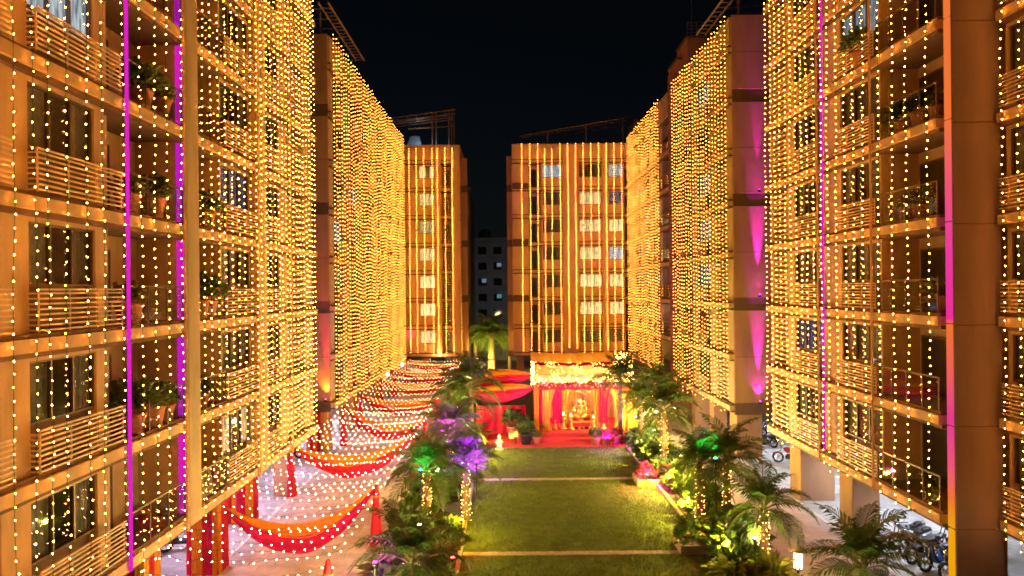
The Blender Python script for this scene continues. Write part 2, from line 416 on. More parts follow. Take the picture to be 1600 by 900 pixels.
XA = -10.15
A_b = [(8, 9.6, 'winr'), (9.6, 13.74, 'winr'), (13.74, 14.4, 'wall'), (14.4, 16.95, 'winr'), (16.95, 17.25, 'wall'), (17.25, 17.85, 'dark'), (17.85, 21.1, 'balc'), (21.1, 21.9, 'pil'), (21.9, 24.2, 'balc'), (24.2, 27.1, 'winr'), (27.1, 28.1, 'pil'), (28.1, 30.6, 'winr'), (30.6, 31.6, 'wall'), (31.6, 34.2, 'duct'), (34.2, 35.6, 'wall')]
lookA = lambda x, k: {(14.4, 4): 'white', (14.4, 2): 'dark', (24.2, 3): 'blue', (28.1, 1): 'closed', (28.1, 2): 'closed', (24.2, 1): 'closed', (24.2, 0): 'half_lit'}.get((x, k), 'dark')
bA = building('apartment_building', 'tall block with louvred window rails and draped red columns along the lit path', (XA, 0, 0), R(90), A_b, looks=lookA, cols=[(24.1, 24.9, .25, 1.15), (29.4, 30.2, 1.0, 1.9), (19.6, 20.4, .25, 1.15), (33.2, 33.9, .6, 1.3)])
XB = -10.95
B_b = []; y = 42.3
for i in range(6): B_b += [(y, y + .9, 'wall'), (y + .9, y + 3.5, 'winr'), (y + 3.5, y + 4.9, 'balc' if i % 2 else 'duct')]; y += 4.9
B_b.append((y, 72, 'wall'))
bB = building('apartment_building', 'second block past the draped columns, its whole long side curtained in dense amber bulbs', (XB, 0, 0), R(90), B_b, split=False, wallm=paint_b, looks=lambda x, k: rnd.choice(['dark', 'dark', 'closed', 'warm', 'white']) , cols=[(y_, y_ + .8, .2, 1.1) for y_ in (42.5, 48.6, 56.6, 63.6, 70.6)])
XD = 13.3
# right blocks: local x = -(Y); rz = -90
def rb(lst): return [(-b, -a, t) for a, b, t in reversed(lst)]
D_b = rb([(20.7, 24.2, 'balc'), (24.2, 27.2, 'winr'), (27.2, 28.6, 'wall'), (28.6, 31.6, 'winr'), (31.6, 32.3, 'wall'), (32.3, 34.0, 'duct'), (34.0, 34.35, 'wall')])
lookD = lambda x, k: {(-27.2, 4): 'closed', (-31.6, 1): 'blue', (-27.2, 5): 'white', (-27.2, 1): 'closed', (-27.2, 2): 'closed'}.get((round(x, 1), k), rnd.choice(['dark', 'closed', 'dark']))
bD = building('apartment_building', 'block over the parked motorcycles with planted balconies beside the tall plain fin wall', (XD, 0, 0), R(-90), D_b, looks=lookD, cols=[(-28.5, -27.4, .5, 1.6), (-33.0, -31.8, .3, 1.9), (-22, -21.2, 1.2, 2.2)])
G_b = rb([(8, 10, 'wall'), (10, 13, 'winr'), (13, 15, 'balc'), (15, 17.2, 'winr'), (17.2, 20.1, 'winr')])
bG = building('apartment_building', 'block set back behind the plain fin wall, cut by the picture edge', (14.75, 0, 0), R(-90), G_b, looks=lambda x, k: 'dark')
XC = 13.25
C_b = rb([(40.0, 41.0, 'wall'), (41.0, 43.0, 'duct'), (43.0, 44.4, 'wall'), (44.4, 47.4, 'winr'), (47.4, 48.6, 'wall'), (48.6, 51.6, 'winr'), (51.6, 53.3, 'balc')])
bC = building('apartment_building', 'block with a magenta uplit end wall and a bulb covered side', (XC, 0, 0), R(-90), C_b, split=False, wallm=paint_b, looks=lambda x, k: rnd.choice(['dark', 'closed', 'dark', 'white']), cols=[(-41.3, -40.05, .15, 1.65), (-45.3, -44.4, .1, 1.0), (-50, -49, .2, 1.2)])
C2_b = rb([(54.6, 57.6, 'balc'), (57.6, 58.4, 'wall'), (58.4, 61.4, 'winr'), (61.4, 62.6, 'wall'), (62.6, 65.6, 'winr'), (65.6, 67, 'wall'), (67, 70, 'winr'), (70, 73.2, 'wall')])
bC2 = building('apartment_building', 'block with open corner balconies between two bulb curtained facades', (13.2, 0, 0), R(-90), C2_b, split=False, wallm=paint_b, looks=lambda x, k: rnd.choice(['dark', 'closed', 'warm']), cols=[(-56, -55, .2, 1.2), (-63, -62, .2, 1.2), (-70, -69, .2, 1.2)])
YE = 74.5
E_b = [(.2, .7, 'wall'), (.7, 1.9, 'wall'), (1.9, 3.4, 'dark'), (3.4, 5.7, 'win'), (5.7, 7.4, 'pil'), (7.4, 10.0, 'winw'), (10.0, 10.6, 'pil'), (10.6, 12.4, 'winw'), (12.4, 14.1, 'balc')]
def lookE(x, k):
    if x == 3.4: return 'white' if k == 6 else 'closed' if k % 3 else 'dark'
    if x == 7.4: return {6: 'dark', 5: 'warm', 0: 'closed'}.get(k, 'warm')
    return {6: 'white', 5: 'blue', 4: 'warm', 3: 'white', 0: 'closed'}.get(k, 'warm')
bE = building('apartment_building', 'block facing across the courtyard above the festive shrine tent', (.5, YE, 0), 0, E_b, split=False, wallm=mat('far_block_paint', (.70, .46, .24), .75, .15, 1.2, .1, 30, stretch=(1, 1, .3)), looks=lookE, cols=[(.5, 1.3, .3, 1.1), (5.8, 6.6, .3, 1.1), (10.0, 10.6, .3, 1.1), (13.3, 14.0, .3, 1.1)], railings=False)
F_b = [(-11.6, -11.0, 'wall'), (-11.0, -9.6, 'wall'), (-9.6, -7.7, 'winw'), (-7.7, -7.1, 'pil'), (-7.1, -5.9, 'dark'), (-5.9, -5.0, 'pil')]
bF = building('apartment_building', 'narrow block with a column of lit windows at the end of the lit path', (0, YE, 0), 0, F_b, split=False, wallm=MATS['far_block_paint'], looks=lambda x, k: 'half_lit' if k == 6 else 'warm', cols=[(-9.4, -8.6, .3, 1.1), (-6.0, -5.2, .3, 1.1)], railings=False)
# end walls that face the camera, with brown bands every second floor
def end_wall(root, x0, x1, y0, zt=25.9, z0=2.65, bands=(9.0, 15.1, 21.2)):
    """panels between the painted bands, each its own part, in world axes facing -Y"""
    inv = root.matrix_basis.inverted() if False else (Matrix.Translation(root.location) @ Matrix.Rotation(root.rotation_euler.z, 4, 'Z')).inverted()
    zs = [z0 + .55] + [q for b_ in bands for q in (b_ - .38, b_ + .38)] + [zt]
    def put(name, mb, m):
        mb.v = [tuple(inv @ Vector(v)) for v in mb.v]; return mb.build(name, m, root)
    for a, b in zip(zs[::2], zs[1::2]):
        mid = (a + b) / 2
        put('wall_panel', MB().bbox(x0, x1, y0 - .12, y0, a, mid - .012, .006), paint_warm); put('wall_panel', MB().bbox(x0, x1, y0 - .12, y0, mid + .012, b, .006), paint_warm)
        put('panel_joint', MB().box(x0 + .01, x1 - .01, y0 - .10, y0 - .001, mid - .012, mid + .012), band)
    for b_ in bands: put('brown_band', MB().box(x0 + .004, x1 - .004, y0 - .10, y0, b_ - .379, b_ + .379), band)
    put('base_beam', MB().box(x0 - .02, x1 + .02, y0 - .16, y0, z0 - .12, z0 + .55), band)
end_wall(bB, -22, -10.98, 42.3)
end_wall(bC, 13.28, 24, 40.0)
end_wall(bE, .1, .7, 76.0, 24.8); end_wall(bF, -5.0, -4.3, 76.0, 24.6)
# brown bands on the plain strip of the two far blocks
for r_, xa, xb in ((bE, .2, 1.9),):
    for z in (9.0, 15.1, 21.2): MB().box(xa - .01, xb, -.305, -.001, z - .33, z + .33).build('brown_band', band, r_)

# plain fin wall that closes the balconies
fin = thing('fin_wall', 'tall plain fin wall of stacked panels with an orange and pink lit edge', 'wall', (13.3, 20.3, 0))
for k in range(10):
    z = -.02 + 3.0 * k + (.0 if k == 0 else -.30 + .0)
    a = [0.0, 2.72, 5.78, 8.80, 11.82, 14.84, 17.86, 20.88, 23.9, 26.92, 29][k]; b = [0.0, 2.72, 5.78, 8.80, 11.82, 14.84, 17.86, 20.88, 23.9, 26.92, 29][k + 1]
    MB().bbox(.0, 1.42, 0, .36, a + .015, b - .012, .012).build('wall_panel', fin_paint, fin)
MB().box(.02, 1.40, .02, .34, 0, 29).build('core', band, fin)

# dark recess tower between the two parked-side far blocks
tw = thing('stair_tower', 'narrow dull red stair tower rising between two bulb curtained blocks', 'tower', (13.1, 53.6, 0))
MB().bbox(-.12, 5, 0, .85, 0, 26.9, .02).build('wall', mat('tower_paint', (.34, .14, .08), .8, .1, .5), tw)
for k in range(8): MB().box(-.16, 1, -.03, .02, 2.65 + 3 * k, 3.0 + 3 * k).build('ledge', band, tw)
# roof blocks on the parked side
for (x0, x1, y0, y1, z1, lb, rl) in ((13.9, 18, 52, 55, 29.0, 'pale roof stair block with a railing and a thin aerial mast on top', 1), (13.55, 17, 53.5, 56.5, 27.9, 'lower roof block stepping down beside the pale stair block', 0), (14.4, 19, 76, 80, 28.6, 'roof water tank room behind the far courtyard block', 0)):
    t = thing('roof_block', lb, 'roof block', (x0, y0, 25.2))
    MB().bbox(0, x1 - x0, 0, y1 - y0, 0, z1 - 25.2, .03).build('wall', paint_warm, t)
    MB().box(-.08, x1 - x0 + .08, -.08, y1 - y0 + .08, z1 - 25.2, z1 - 25.05).build('coping', band, t)
    if rl:
        r_ = MB()
        for q in range(5): r_.box(.05, 3, .05, .09, z1 - 25.0 + .25 * q, z1 - 24.97 + .25 * q)
        for q in range(5): r_.box(.05 + .7 * q, .09 + .7 * q, .091, .13, z1 - 25.05, z1 - 23.95)
        r_.build('railing', steel, t); MB().tube([(.5, .5, z1 - 25.1), (.5, .5, z1 - 22.0)], .025, 5).build('mast', steel, t)

# steel roof frames
def roof_frame(label, rails, rungs, posts):
    t = thing('roof_frame', label, 'steel frame', rails[0][0])
    o = Vector(rails[0][0])
    for nm, lst, r in (('rail', rails, .07), ('rung', rungs, .04), ('post', posts, .07)):
        for a, b in lst: MB().tube([Vector(a) - o, Vector(b) - o], r, 4, smooth=False).build(nm, steel, t)
    return t
zr = 27.6
ru = [((-10.75, 42.5 + i * .6, zr), (-11.35, 42.5 + i * .6, zr)) for i in range(17)] + [((-11.4, 42.6 + i * 1.6, zr), (-18, 42.6 + i * 1.6, zr)) for i in range(7)]
roof_frame('ladder shaped steel roof frame jutting over the block curtained in dense bulbs', [((-10.75, 41.6, zr), (-10.75, 52.2, zr)), ((-11.35, 41.6, zr), (-11.35, 52.2, zr)), ((-14, 41.6, zr + .1), (-14, 52.2, zr + .1)), ((-18, 41.6, zr + .1), (-18, 52.2, zr + .1))], ru, [((-11.6, y_, 25.7), (-11.6, y_, zr)) for y_ in (43, 47.5, 51.8)] + [((-18, y_, 25), (-18, y_, zr)) for y_ in (43, 51.8)])
zr = 27.1
ru = [((13.0, 37.5 + i * .7, zr), (13.6, 37.5 + i * .7, zr)) for i in range(13)] + [((13.6, 38 + i * 1.3, zr), (20, 38 + i * 1.3, zr + .6)) for i in range(7)]
roof_frame('ladder shaped steel roof frame above the magenta uplit end wall', [((13.0, 37.2, zr), (13.0, 46.2, zr)), ((13.6, 37.2, zr), (13.6, 46.2, zr)), ((17, 37.2, zr + .3), (17, 46.2, zr + .3)), ((20, 37.2, zr + .6), (20, 46.2, zr + .6))], ru, [((13.9, y_, 25.2), (13.9, y_, zr)) for y_ in (40.5, 43.4, 46)])
f = F_; Y = 76
P = lambda px, py, Y: (at(px, Y), Y, 10 + (452 - py) * Y / F_)
ra = [(P(606, 184, 75.5), P(714, 170, 75.5)), (P(606, 188, 79), P(714, 176, 79)), (P(620, 190, 82), P(712, 182, 82))] + [(P(606, 186 + 4 * q, 75.5 + q), P(712, 174 + 4 * q, 75.5 + q)) for q in range(1, 4)]
ru = [(P(622 + 15 * i, 182 - 2 * i, 75.5), P(626 + 14.5 * i, 190 - 1.2 * i, 82)) for i in range(7)]
po = [(P(x_, 172 + (708 - x_) * .12, 75.6), (at(x_, 75.6), 75.6, 25)) for x_ in (678, 684, 704, 708)] + [(P(x_, 182, 79), (at(x_, 79), 79, 25)) for x_ in (616, 712)] + [(P(640, 200, 76), P(712, 196, 76))]
roof_frame('tall steel roof frame with a slanted panel over the narrow lit block', ra, ru, po)
sp = thing('solar_panel', 'slanted bluish roof panel under the steel frame of the narrow block', 'panel', (at(650, 77), 77, 25.2))
q = MB(); q.add([(-1.3, 0, 0), (1.1, 0, 0), (.4, 1.0, 2.4), (-.6, 1.0, 2.4), (-1.3, .06, 0), (1.1, .06, 0), (.4, 1.06, 2.4), (-.6, 1.06, 2.4)], [(0, 1, 2, 3), (4, 7, 6, 5), (0, 4, 5, 1), (1, 5, 6, 2), (2, 6, 7, 3), (3, 7, 4, 0)]); q.build('board', mat('panel_blue', (.20, .26, .34), .3, .2, 3), sp)
q = MB()
for k in range(6): q.box(-1.2 + .12 * k, 1.0 - .12 * k, .38 * k + .10, .38 * k + .14, .95 * k * .42 + .2, .95 * k * .42 + .26)
q.build('slat', steel, sp)
lamp('roof_lamp', 'POINT', 25, (.8, .9, 1), sp, (.6, -.6, 1.6), shadow_soft_size=.05)
ra = [(P(814, 213, 75.5), P(984, 185, 75.5)), (P(818, 215, 78), P(984, 190, 78)), (P(900, 208, 80), P(984, 196, 80))]
po = [(P(x_, 213 - (x_ - 814) * .165, 75.6), (at(x_, 75.6), 75.6, 25.2)) for x_ in (858, 918, 976)]
roof_frame('low slanting steel roof frame over the block facing the courtyard', ra, [(P(830 + 17 * i, 210.5 - 2.8 * i, 75.5), P(834 + 16.5 * i, 213.5 - 2.6 * i, 78)) for i in range(9)], po)

# distant unlit blocks in the gap
def far_block(label, x0, x1, y0, z1, wins, m=grey_far, floors=6):
    t = thing('far_building', label, 'building', (x0, y0, 0)); w = x1 - x0
    MB().box(0, w, 0, 12, 0, z1).build('wall', m, t); MB().box(-.2, w + .2, -.2, .1, z1 - .05, z1 + .4).build('parapet', m, t)
    for k in range(floors):
        z = 1.2 + k * (z1 - 1) / floors
        MB().box(.3, w - .3, -.25, .001, z + 2.2, z + 2.4).build('ledge', m, t)
        for i in range(max(1, int(w / 3.1))):
            lk = wins.get((i, k)); o = MB().box(.8 + i * 3.1, 2.5 + i * 3.1, -.06, .02, z, z + 1.5).build('window', far_dark, t)
            MB().box((1.5 if lk else .9) + i * 3.1, 2.4 + i * 3.1, -.075, -.065, z + (.6 if lk else .1), z + 1.4).build('pane', lk or pane_m, o)
    return t
tb = far_block('distant unlit block with a few white windows seen through the gap', -19, 9, 140, 20.2, {(5, 4): lit_blue, (4, 3): lit_blue, (5, 2): lit_teal})
MB().lathe([(1.3, 20.3), (1.3, 22), (.5, 22.6), (0, 22.65)], 12, (14.5, 3, 0)).build('water_tank', mat('tank', (.1, .1, .11), .6), tb)
far_block('dim tower edge just behind the narrow lit block', -7.8, -4.6, 86, 22.5, {(0, 5): lit_warm}, m=mat('dim_plaster', (.16, .14, .13), .9, .3, .6), floors=7)

# ------------------------------------------------------------------ hanging bulb strings
STR = {}
def string_mesh(kind, L, r, step, bm, var):
    key = (kind, round(L, 1), var)
    if key not in STR:
        rr = random.Random(hash((kind, var)) % 1000 + var); c = MB(); b = MB(); z = 0.0; pts = [(0, 0, 0)]
        while z > -L:
            z -= step * (1 + (rr.random() - .5) * .12); p = ((rr.random() - .5) * .035 + (1 if kind in 'AD' else .3) * (.045 * math.sin(z * .55 + var * 2) + .02 * math.sin(z * 1.7 + var)), (rr.random() - .5) * .03, z); pts.append(p)
            
            if rr.random() > .015: b.octa((p[0] + (rr.random() - .5) * .03, p[1] - .012, p[2]), r * rr.uniform(.82, 1.2))
        STR[key] = (MB().tube(pts[::6] + [pts[-1]], .006, 3, False, False).mesh('light_string', wire), b.mesh('bulb', bm))
    return STR[key]
def hang(loc, rz, L, kind, r, step, bm, label, group):
    c, b = string_mesh(kind, L, r, step, bm, rnd.randint(0, 3))
    o = link('light_string', c, None, loc, rz); tag(o, label, 'string lights', group)
    stuff(link('bulb', b, o)); return o
def strings_side(X, ys, rz, kind, r, step, bm, ztop, zbot, lab, group, zj=.3, face=1, gaps=()):
    n = 0
    for y_ in ys:
        n += 1; zt = ztop + rnd.uniform(-.05, .25); zb = zbot + rnd.uniform(-zj, zj)
        hang((X, y_ + rnd.uniform(-.05, .05), zt), rz, zt - zb, kind, r, step, bm, lab % nth(n), group)
YA = [14.15, 14.62, 15.22, 15.95, 16.6, 17.45, 18.3, 19.0, 19.75, 20.6]
YA += [22.1 + .58 * i for i in range(10)] + [27.9 + .50 * i for i in range(15)]
strings_side(XA + .36, [9.3, 10.2, 11.1, 12.0, 12.9, 13.6] + YA, R(90), 'A', .0138, .262, bulb_near, 25.9, 3.1, '%s bulb string along the louvred block, counted away from the viewer', 'bulb strings down the louvred block')
strings_side(XB + .31, [42.4 + .67 * i for i in range(44)], R(90), 'B', .0205, .27, bulb_mid, 26.0, 2.9, '%s bulb string of the dense curtain, counted from the red uplit wall', 'bulb strings down the densely curtained block')
strings_side(13.3 - .37, [20.9, 22.0, 22.85, 23.7, 24.7] + [25.4 + .66 * i for i in range(5)] + [28.7 + .58 * i for i in range(10)], R(-90), 'D', .0138, .262, bulb_near, 25.9, 3.0, '%s bulb string along the planted balcony block, counted from the fin wall', 'bulb strings down the planted balcony block')
strings_side(14.75 - .37, [16.9, 17.6, 18.3, 19.15, 19.75], R(-90), 'D', .0138, .262, bulb_near, 25.9, 2.7, '%s bulb string on the set back block, the last beside the fin wall', 'bulb strings beside the fin wall')
strings_side(XC - .31, [40.15 + .64 * i for i in range(21)], R(-90), 'C', .0205, .27, bulb_mid, 26.0, 2.9, '%s bulb string beside the magenta uplit wall, counted away from it', 'bulb strings beside the magenta wall')
strings_side(13.2 - .31, [57.7 + .70 * i for i in range(22)], R(-90), 'C', .0205, .27, bulb_mid, 26.0, 2.9, '%s bulb string past the stair tower, counted away from it', 'bulb strings past the stair tower')
for i, px in enumerate((817, 830, 842, 853, 864, 877, 889, 901, 913, 925, 937, 949, 961, 973, 985)):
    hang((at(px, 74.1), 74.1, 26.0 if i < 3 or i > 4 else 25.4), 0, 22.6 + rnd.uniform(-.3, .3), 'E', .025, .26, bulb_far, '%s bulb string on the block above the shrine tent, counted from its open side' % nth(i + 1), 'bulb strings above the shrine tent')
for i, px in enumerate((641, 652, 664, 677, 685, 697, 708)):
    hang((at(px, 74.1), 74.1, 25.6), 0, 22.2 + rnd.uniform(-.2, .2), 'E', .025, .26, bulb_far, '%s bulb string on the narrow block, counted from the lit path' % nth(i + 1), 'bulb strings on the narrow block')

# net of bulb strings over the path
NET = {}
def net_row(L, dz, sag, var):
    k = (round(L, 1), round(sag, 2), var)
    if k not in NET:
        rr = random.Random(var); n_ = int(L / .30); c = []; b = MB()
        for i in range(n_ + 1):
            t = i / n_; p = (L * t, rr.uniform(-.12, .12), dz * t - sag * 4 * t * (1 - t) + rr.uniform(-.03, .03)); c.append(p)
            b.octa((p[0], p[1], p[2] - .03), .0122 * rr.uniform(.8, 1.15))
        NET[k] = (MB().tube(c, .006, 3, False, False).mesh('light_string', wire), b.mesh('bulb', bulb_net_far if var >= 10 else bulb_net))
    return NET[k]
yy = 16.5; i = 0
while yy < 72:
    i += 1; c, b = net_row(5.4, 0, rnd.choice((.18, .25, .34)), i % 5 + (10 if yy > 42 else 0))
    o = link('light_string', c, None, (-10.15, yy, 2.68 + rnd.uniform(-.06, .06)), rnd.uniform(-.02, .02)); tag(o, '%s bulb string slung across the paved path, counted away from the viewer' % nth(i), 'string lights', 'bulb strings slung across the path'); stuff(link('bulb', b, o))
    yy += (.68 if yy < 42 else .92) + .24 * rnd.random()

# ------------------------------------------------------------------ LED strips and uplights
def led(loc, segs, w, label, mats=None, rz=0):
    t = thing('led_strip', label, 'LED strip', loc, rz)
    for i, (a, b) in enumerate(segs): MB().box(-w / 2, w / 2, -.03, .03, a, b).build('light_segment', mats[i] if mats else magenta_led, t)
    return t
led((XA + .33, 17.72, 0), [(2.78 + 3 * k, 5.76 + 3 * k) for k in range(7)], .08, 'magenta LED strip running up between the louvred rail and the glass balcony', rz=R(90))
led((XD - .33, 28.0, 0), [(3.3 + 3 * k, 6.2 + 3 * k) for k in range(7)], .10, 'slim magenta LED strip running up the planted balcony block', rz=R(90))
def em(name, c, s): return mat(name, emit=c, es=s)
fo = em('led_orange', (1, .27, .02), 1.0); fp = em('led_pink', (1, .07, .35), 1.0); fr = em('led_coral', (1, .14, .10), 1.0); fy = em('led_amber', (1, .5, .01), 1.3)
led((XA + .08, 21.06, 0), [(3.2 + 3 * k, 5.6 + 3 * k) for k in range(7)], .19, 'broad glowing strip added for the magenta light on the pilaster past the glass balcony', [em('pilaster_glow_%d' % (k % 2), ((.75, .012, .50), (.62, .01, .58))[k % 2], .42) for k in range(7)])  # glowing strip stands in for magenta light washing the pilaster side
def edge_glow():
    m = bpy.data.materials.new('fin_edge_wash'); m.use_nodes = True; nt = m.node_tree; N = nt.nodes; L = nt.links; N.remove(N['Principled BSDF'])
    g_ = N.new('ShaderNodeNewGeometry'); sx = N.new('ShaderNodeSeparateXYZ'); L.new(g_.outputs['Position'], sx.inputs[0]); mr = N.new('ShaderNodeMapRange'); mr.inputs['From Max'].default_value = 25; L.new(sx.outputs['Z'], mr.inputs[0])
    r_ = N.new('ShaderNodeValToRGB'); L.new(mr.outputs[0], r_.inputs[0]); el = r_.color_ramp.elements
    st = [(0, (1, .42, .0)), (2.7, (1, .42, .005)), (3.6, (1, .20, .03)), (4.6, (1, .10, .22)), (6.0, (.9, .05, .30)), (7.2, (1, .12, .12)), (8.85, (1, .20, .02)), (8.95, (1, .03, .36)), (11, (.95, .05, .38)), (13, (1, .10, .18)), (15, (1, .20, .04)), (25, (1, .22, .03))]
    el[0].position = 0; el[1].position = 1; el[0].color = (*st[0][1], 1); el[1].color = (*st[-1][1], 1)
    for z, c in st[1:-1]: e_ = el.new(z / 25); e_.color = (*c, 1)
    e = N.new('ShaderNodeEmission'); e.inputs[1].default_value = .40; L.new(r_.outputs[0], e.inputs[0]); L.new(e.outputs[0], N['Material Output'].inputs[0]); return m
eg = edge_glow()
led((13.275, 20.48, 0), [(0, 2.68)] + [(2.74 + 3.06 * k, 5.76 + 3.06 * k) for k in range(7)], .24, 'glowing strip added for the orange to pink light up the fin wall edge', [eg] * 8, rz=R(90))  # strip glows in place of coloured light falling on the fin edge
LAST = [None]
def uplight(loc, label, col, energy, aim=(0, 0, 1), size=60, blend=.6, lens=None, group=None):
    t = thing('uplight', label, 'uplight', loc, 0, group); LAST[0] = t.name
    MB().bbox(-.09, .09, -.07, .07, 0, .03, .01).build('bracket', black, t)
    MB().lathe([(.05, .03), (.075, .05), (.08, .15), (.06, .152), (0, .14)], 10).build('housing', black, t)
    key = lens or ('lens_%d_%d_%d' % tuple(int(c * 99) for c in col))
    MB().lathe([(.058, .153), (.03, .165), (0, .168)], 10).build('lens', mat(key, emit=col, es=12), t)
    d = Vector(aim); rot = d.to_track_quat('-Z', 'Y').to_euler()
    lamp('beam', 'SPOT', energy, col, t, (0, 0, .2), tuple(rot), spot_size=R(size), spot_blend=blend, shadow_soft_size=.04)
    return t
MAG = (.75, .02, 1)
def wall_wash(px, Y, z, label, col, e_narrow, e_wide, col2=None):
    uplight((at(px, Y + .1), Y, z), label, col, e_narrow, (0, .022, 1), 15, 1.0)
    if e_wide: lamp('wide_beam', 'SPOT', e_wide, col2 or col, bpy.context.scene.objects[LAST[0]], (0, 0, .2), tuple(Vector((0, .12, 1)).to_track_quat('-Z', 'Y').to_euler()), spot_size=R(70), spot_blend=1.0, shadow_soft_size=.04)
wall_wash(1185, 39.62, 3.2, 'magenta uplight on the base beam of the brown banded end wall', MAG, 11000, 220)
wall_wash(1186, 39.62, 9.4, 'magenta uplight added on the lowest brown band to carry the streak up', MAG, 11000, 20); wall_wash(1187, 39.62, 15.5, 'magenta uplight added on the middle brown band to carry the streak up', MAG, 2600, 10)  # uplights added on the bands to continue the base lamp's beam
wall_wash(508, 41.9, 3.2, 'orange and red uplight below the end wall of the dense bulb block', (1, .04, .14), 4500, 420, (1, .28, .03))
uplight((at(640, 74), 74.0, 3.0), 'pink uplight at the foot of the narrow lit block', (1, .05, .3), 700, (0, .05, 1), 40, .9)
# cool tube lamps under the parking ceilings
def tube_lamp(loc, rz, label, group, L=1.2, e=45, col=(.74, .83, 1)):
    t = thing('tube_lamp', label, 'tube lamp', loc, rz, group)
    MB().bbox(-L / 2, L / 2, -.05, .05, -.03, 0, .01).build('batten', white_p, t)
    MB().tube([(-L / 2 + .04, 0, -.055), (L / 2 - .04, 0, -.055)], .02, 8).build('tube', tube_white, t)
    lamp('glow', 'AREA', e, col, t, (0, 0, -.09), (0, 0, 0), shape='RECTANGLE', size=L, size_y=.06)
    return t
for i, (x_, y_) in enumerate(((15.2, 25), (15.2, 30), (15.5, 35), (16, 41), (16, 46), (16, 58), (18.5, 28), (18.5, 34))):
    tube_lamp((x_, y_, 2.60), R(90), '%s cool tube lamp under the ceiling above the motorcycles' % nth(i + 1), 'tube lamps over the motorcycles', e=46)
for i, (x_, y_) in enumerate(((-11.9, 21.6), (-11.9, 27), (-11.9, 31.5), (-11.9, 37), (-12.6, 45), (-12.8, 52), (-12.8, 60))):
    tube_lamp((x_, y_, 2.60), R(90), '%s lavender tube lamp under the ceiling behind the draped columns' % nth(i + 1), 'tube lamps behind the draped columns', e=56, col=(.88, .60, .95))
for i, (x_, y_) in enumerate(((-8.5, 76), (-6.2, 80), (4, 77), (11.5, 77))):
    tube_lamp((x_, y_, 2.60), 0, '%s cool tube lamp under the far blocks' % nth(i + 1), 'tube lamps under the far blocks', e=60)
fl = thing('flood_lamp', 'bright white lamp on the lower corner of the planted balcony block', 'flood lamp', (at(1212, 34.6), 34.6, 2.95))
MB().bbox(-.12, .12, -.06, .06, -.1, .1, .02).build('housing', black, fl); MB().box(-.10, .10, -.075, -.062, -.08, .08).build('lens', mat('flood_lens', emit=(1, .9, .8), es=80), fl)
lamp('beam', 'SPOT', 160, (1, .84, .72), fl, (-.1, -.3, -.1), tuple(Vector((-.25, -.5, -1)).to_track_quat('-Z', 'Y').to_euler()), spot_size=R(110), spot_blend=.6, shadow_soft_size=.08)
fl = thing('flood_lamp', 'yellow lamp under the narrow block by its ground floor', 'flood lamp', (at(687, 74), 73.9, 3.0))
MB().bbox(-.15, .15, -.06, .06, -.08, .08, .02).build('housing', black, fl); MB().box(-.13, .13, -.075, -.062, -.06, .06).build('lens', mat('flood_lens_yellow', emit=(1, .6, .15), es=60), fl)
lamp('beam', 'POINT', 60, (1, .6, .2), fl, (0, -.3, 0), shadow_soft_size=.08)

# ------------------------------------------------------------------ cloth: draped columns, posts and swags
def drape_panel(t, name, pts, z0, z1, m, folds=3, amp=.05):
    """cloth hung along a polyline pts (x, y) from z1 to z0"""
    n = folds * 6; g = []
    (xa, ya), (xb, yb) = pts; d = Vector((xb - xa, yb - ya, 0)); nrm = Vector((d.y, -d.x, 0)).normalized()
    for q in range(6):
        z = z1 + (z0 - z1) * q / 5; row = []
        for i in range(n + 1):
            s_ = i / n; w = amp * math.sin(s_ * folds * 2 * math.pi + q * .15) * (.5 + .5 * q / 5)
            p = Vector((xa, ya, z)) + d * s_ + nrm * w; row.append(tuple(p))
        g.append(row)
    return MB().sheet(g).build(name, m, t)
def draped_column(x, y, w, z1, label, pat):
    t = thing('draped_column', label, 'cloth drape', (x, y, 0), 0, 'cloth wrapped building columns')
    st = w / len(pat)
    for i, m in enumerate(pat): drape_panel(t, {orange_c: 'orange_cloth', red_c: 'red_cloth', pink_c: 'red_cloth', yellow_c: 'yellow_cloth'}[m], ((i * st, 0), ((i + 1) * st, 0)), .04, z1, m, 2, .04)
    for i, m in enumerate(pat[::-1][:3]): drape_panel(t, 'red_cloth' if m != orange_c else 'orange_cloth', ((w, i * .3), (w, (i + 1) * .3)), .04, z1, m, 2, .04)
    MB().box(-.02, w + .03, -.04, .93, z1 - .02, z1 + .02).build('hem', red_c, t)
draped_column(-11.35, 24.0, 1.1, 2.6, 'building column wrapped in red and orange cloth, meeting the first big swag', [red_c, orange_c, orange_c, red_c, pink_c, orange_c])
draped_column(-11.3, 19.2, 1.0, 2.6, 'building column wrapped in orange and red cloth with a yellow edge', [red_c, orange_c, red_c, yellow_c])
draped_column(-12.1, 29.3, 1.0, 2.6, 'building column wrapped in dark red cloth set back from the path', [red_c, orange_c, pink_c, red_c, orange_c])
draped_column(-11.4, 33.4, .5, 2.6, 'narrow orange cloth wrapped column behind the red corner post', [orange_c, orange_c])
draped_column(-12.5, 42.3, 1.3, 2.6, 'red and orange cloth wrapped column under the uplit end wall', [orange_c, red_c, orange_c, red_c, orange_c, yellow_c])
for i, y_ in enumerate((49.2, 57.2, 64)): draped_column(-12.0, y_, 1.0, 2.5, '%s cloth wrapped column under the dense bulb curtain' % nth(i + 1), [red_c, orange_c, red_c, orange_c])
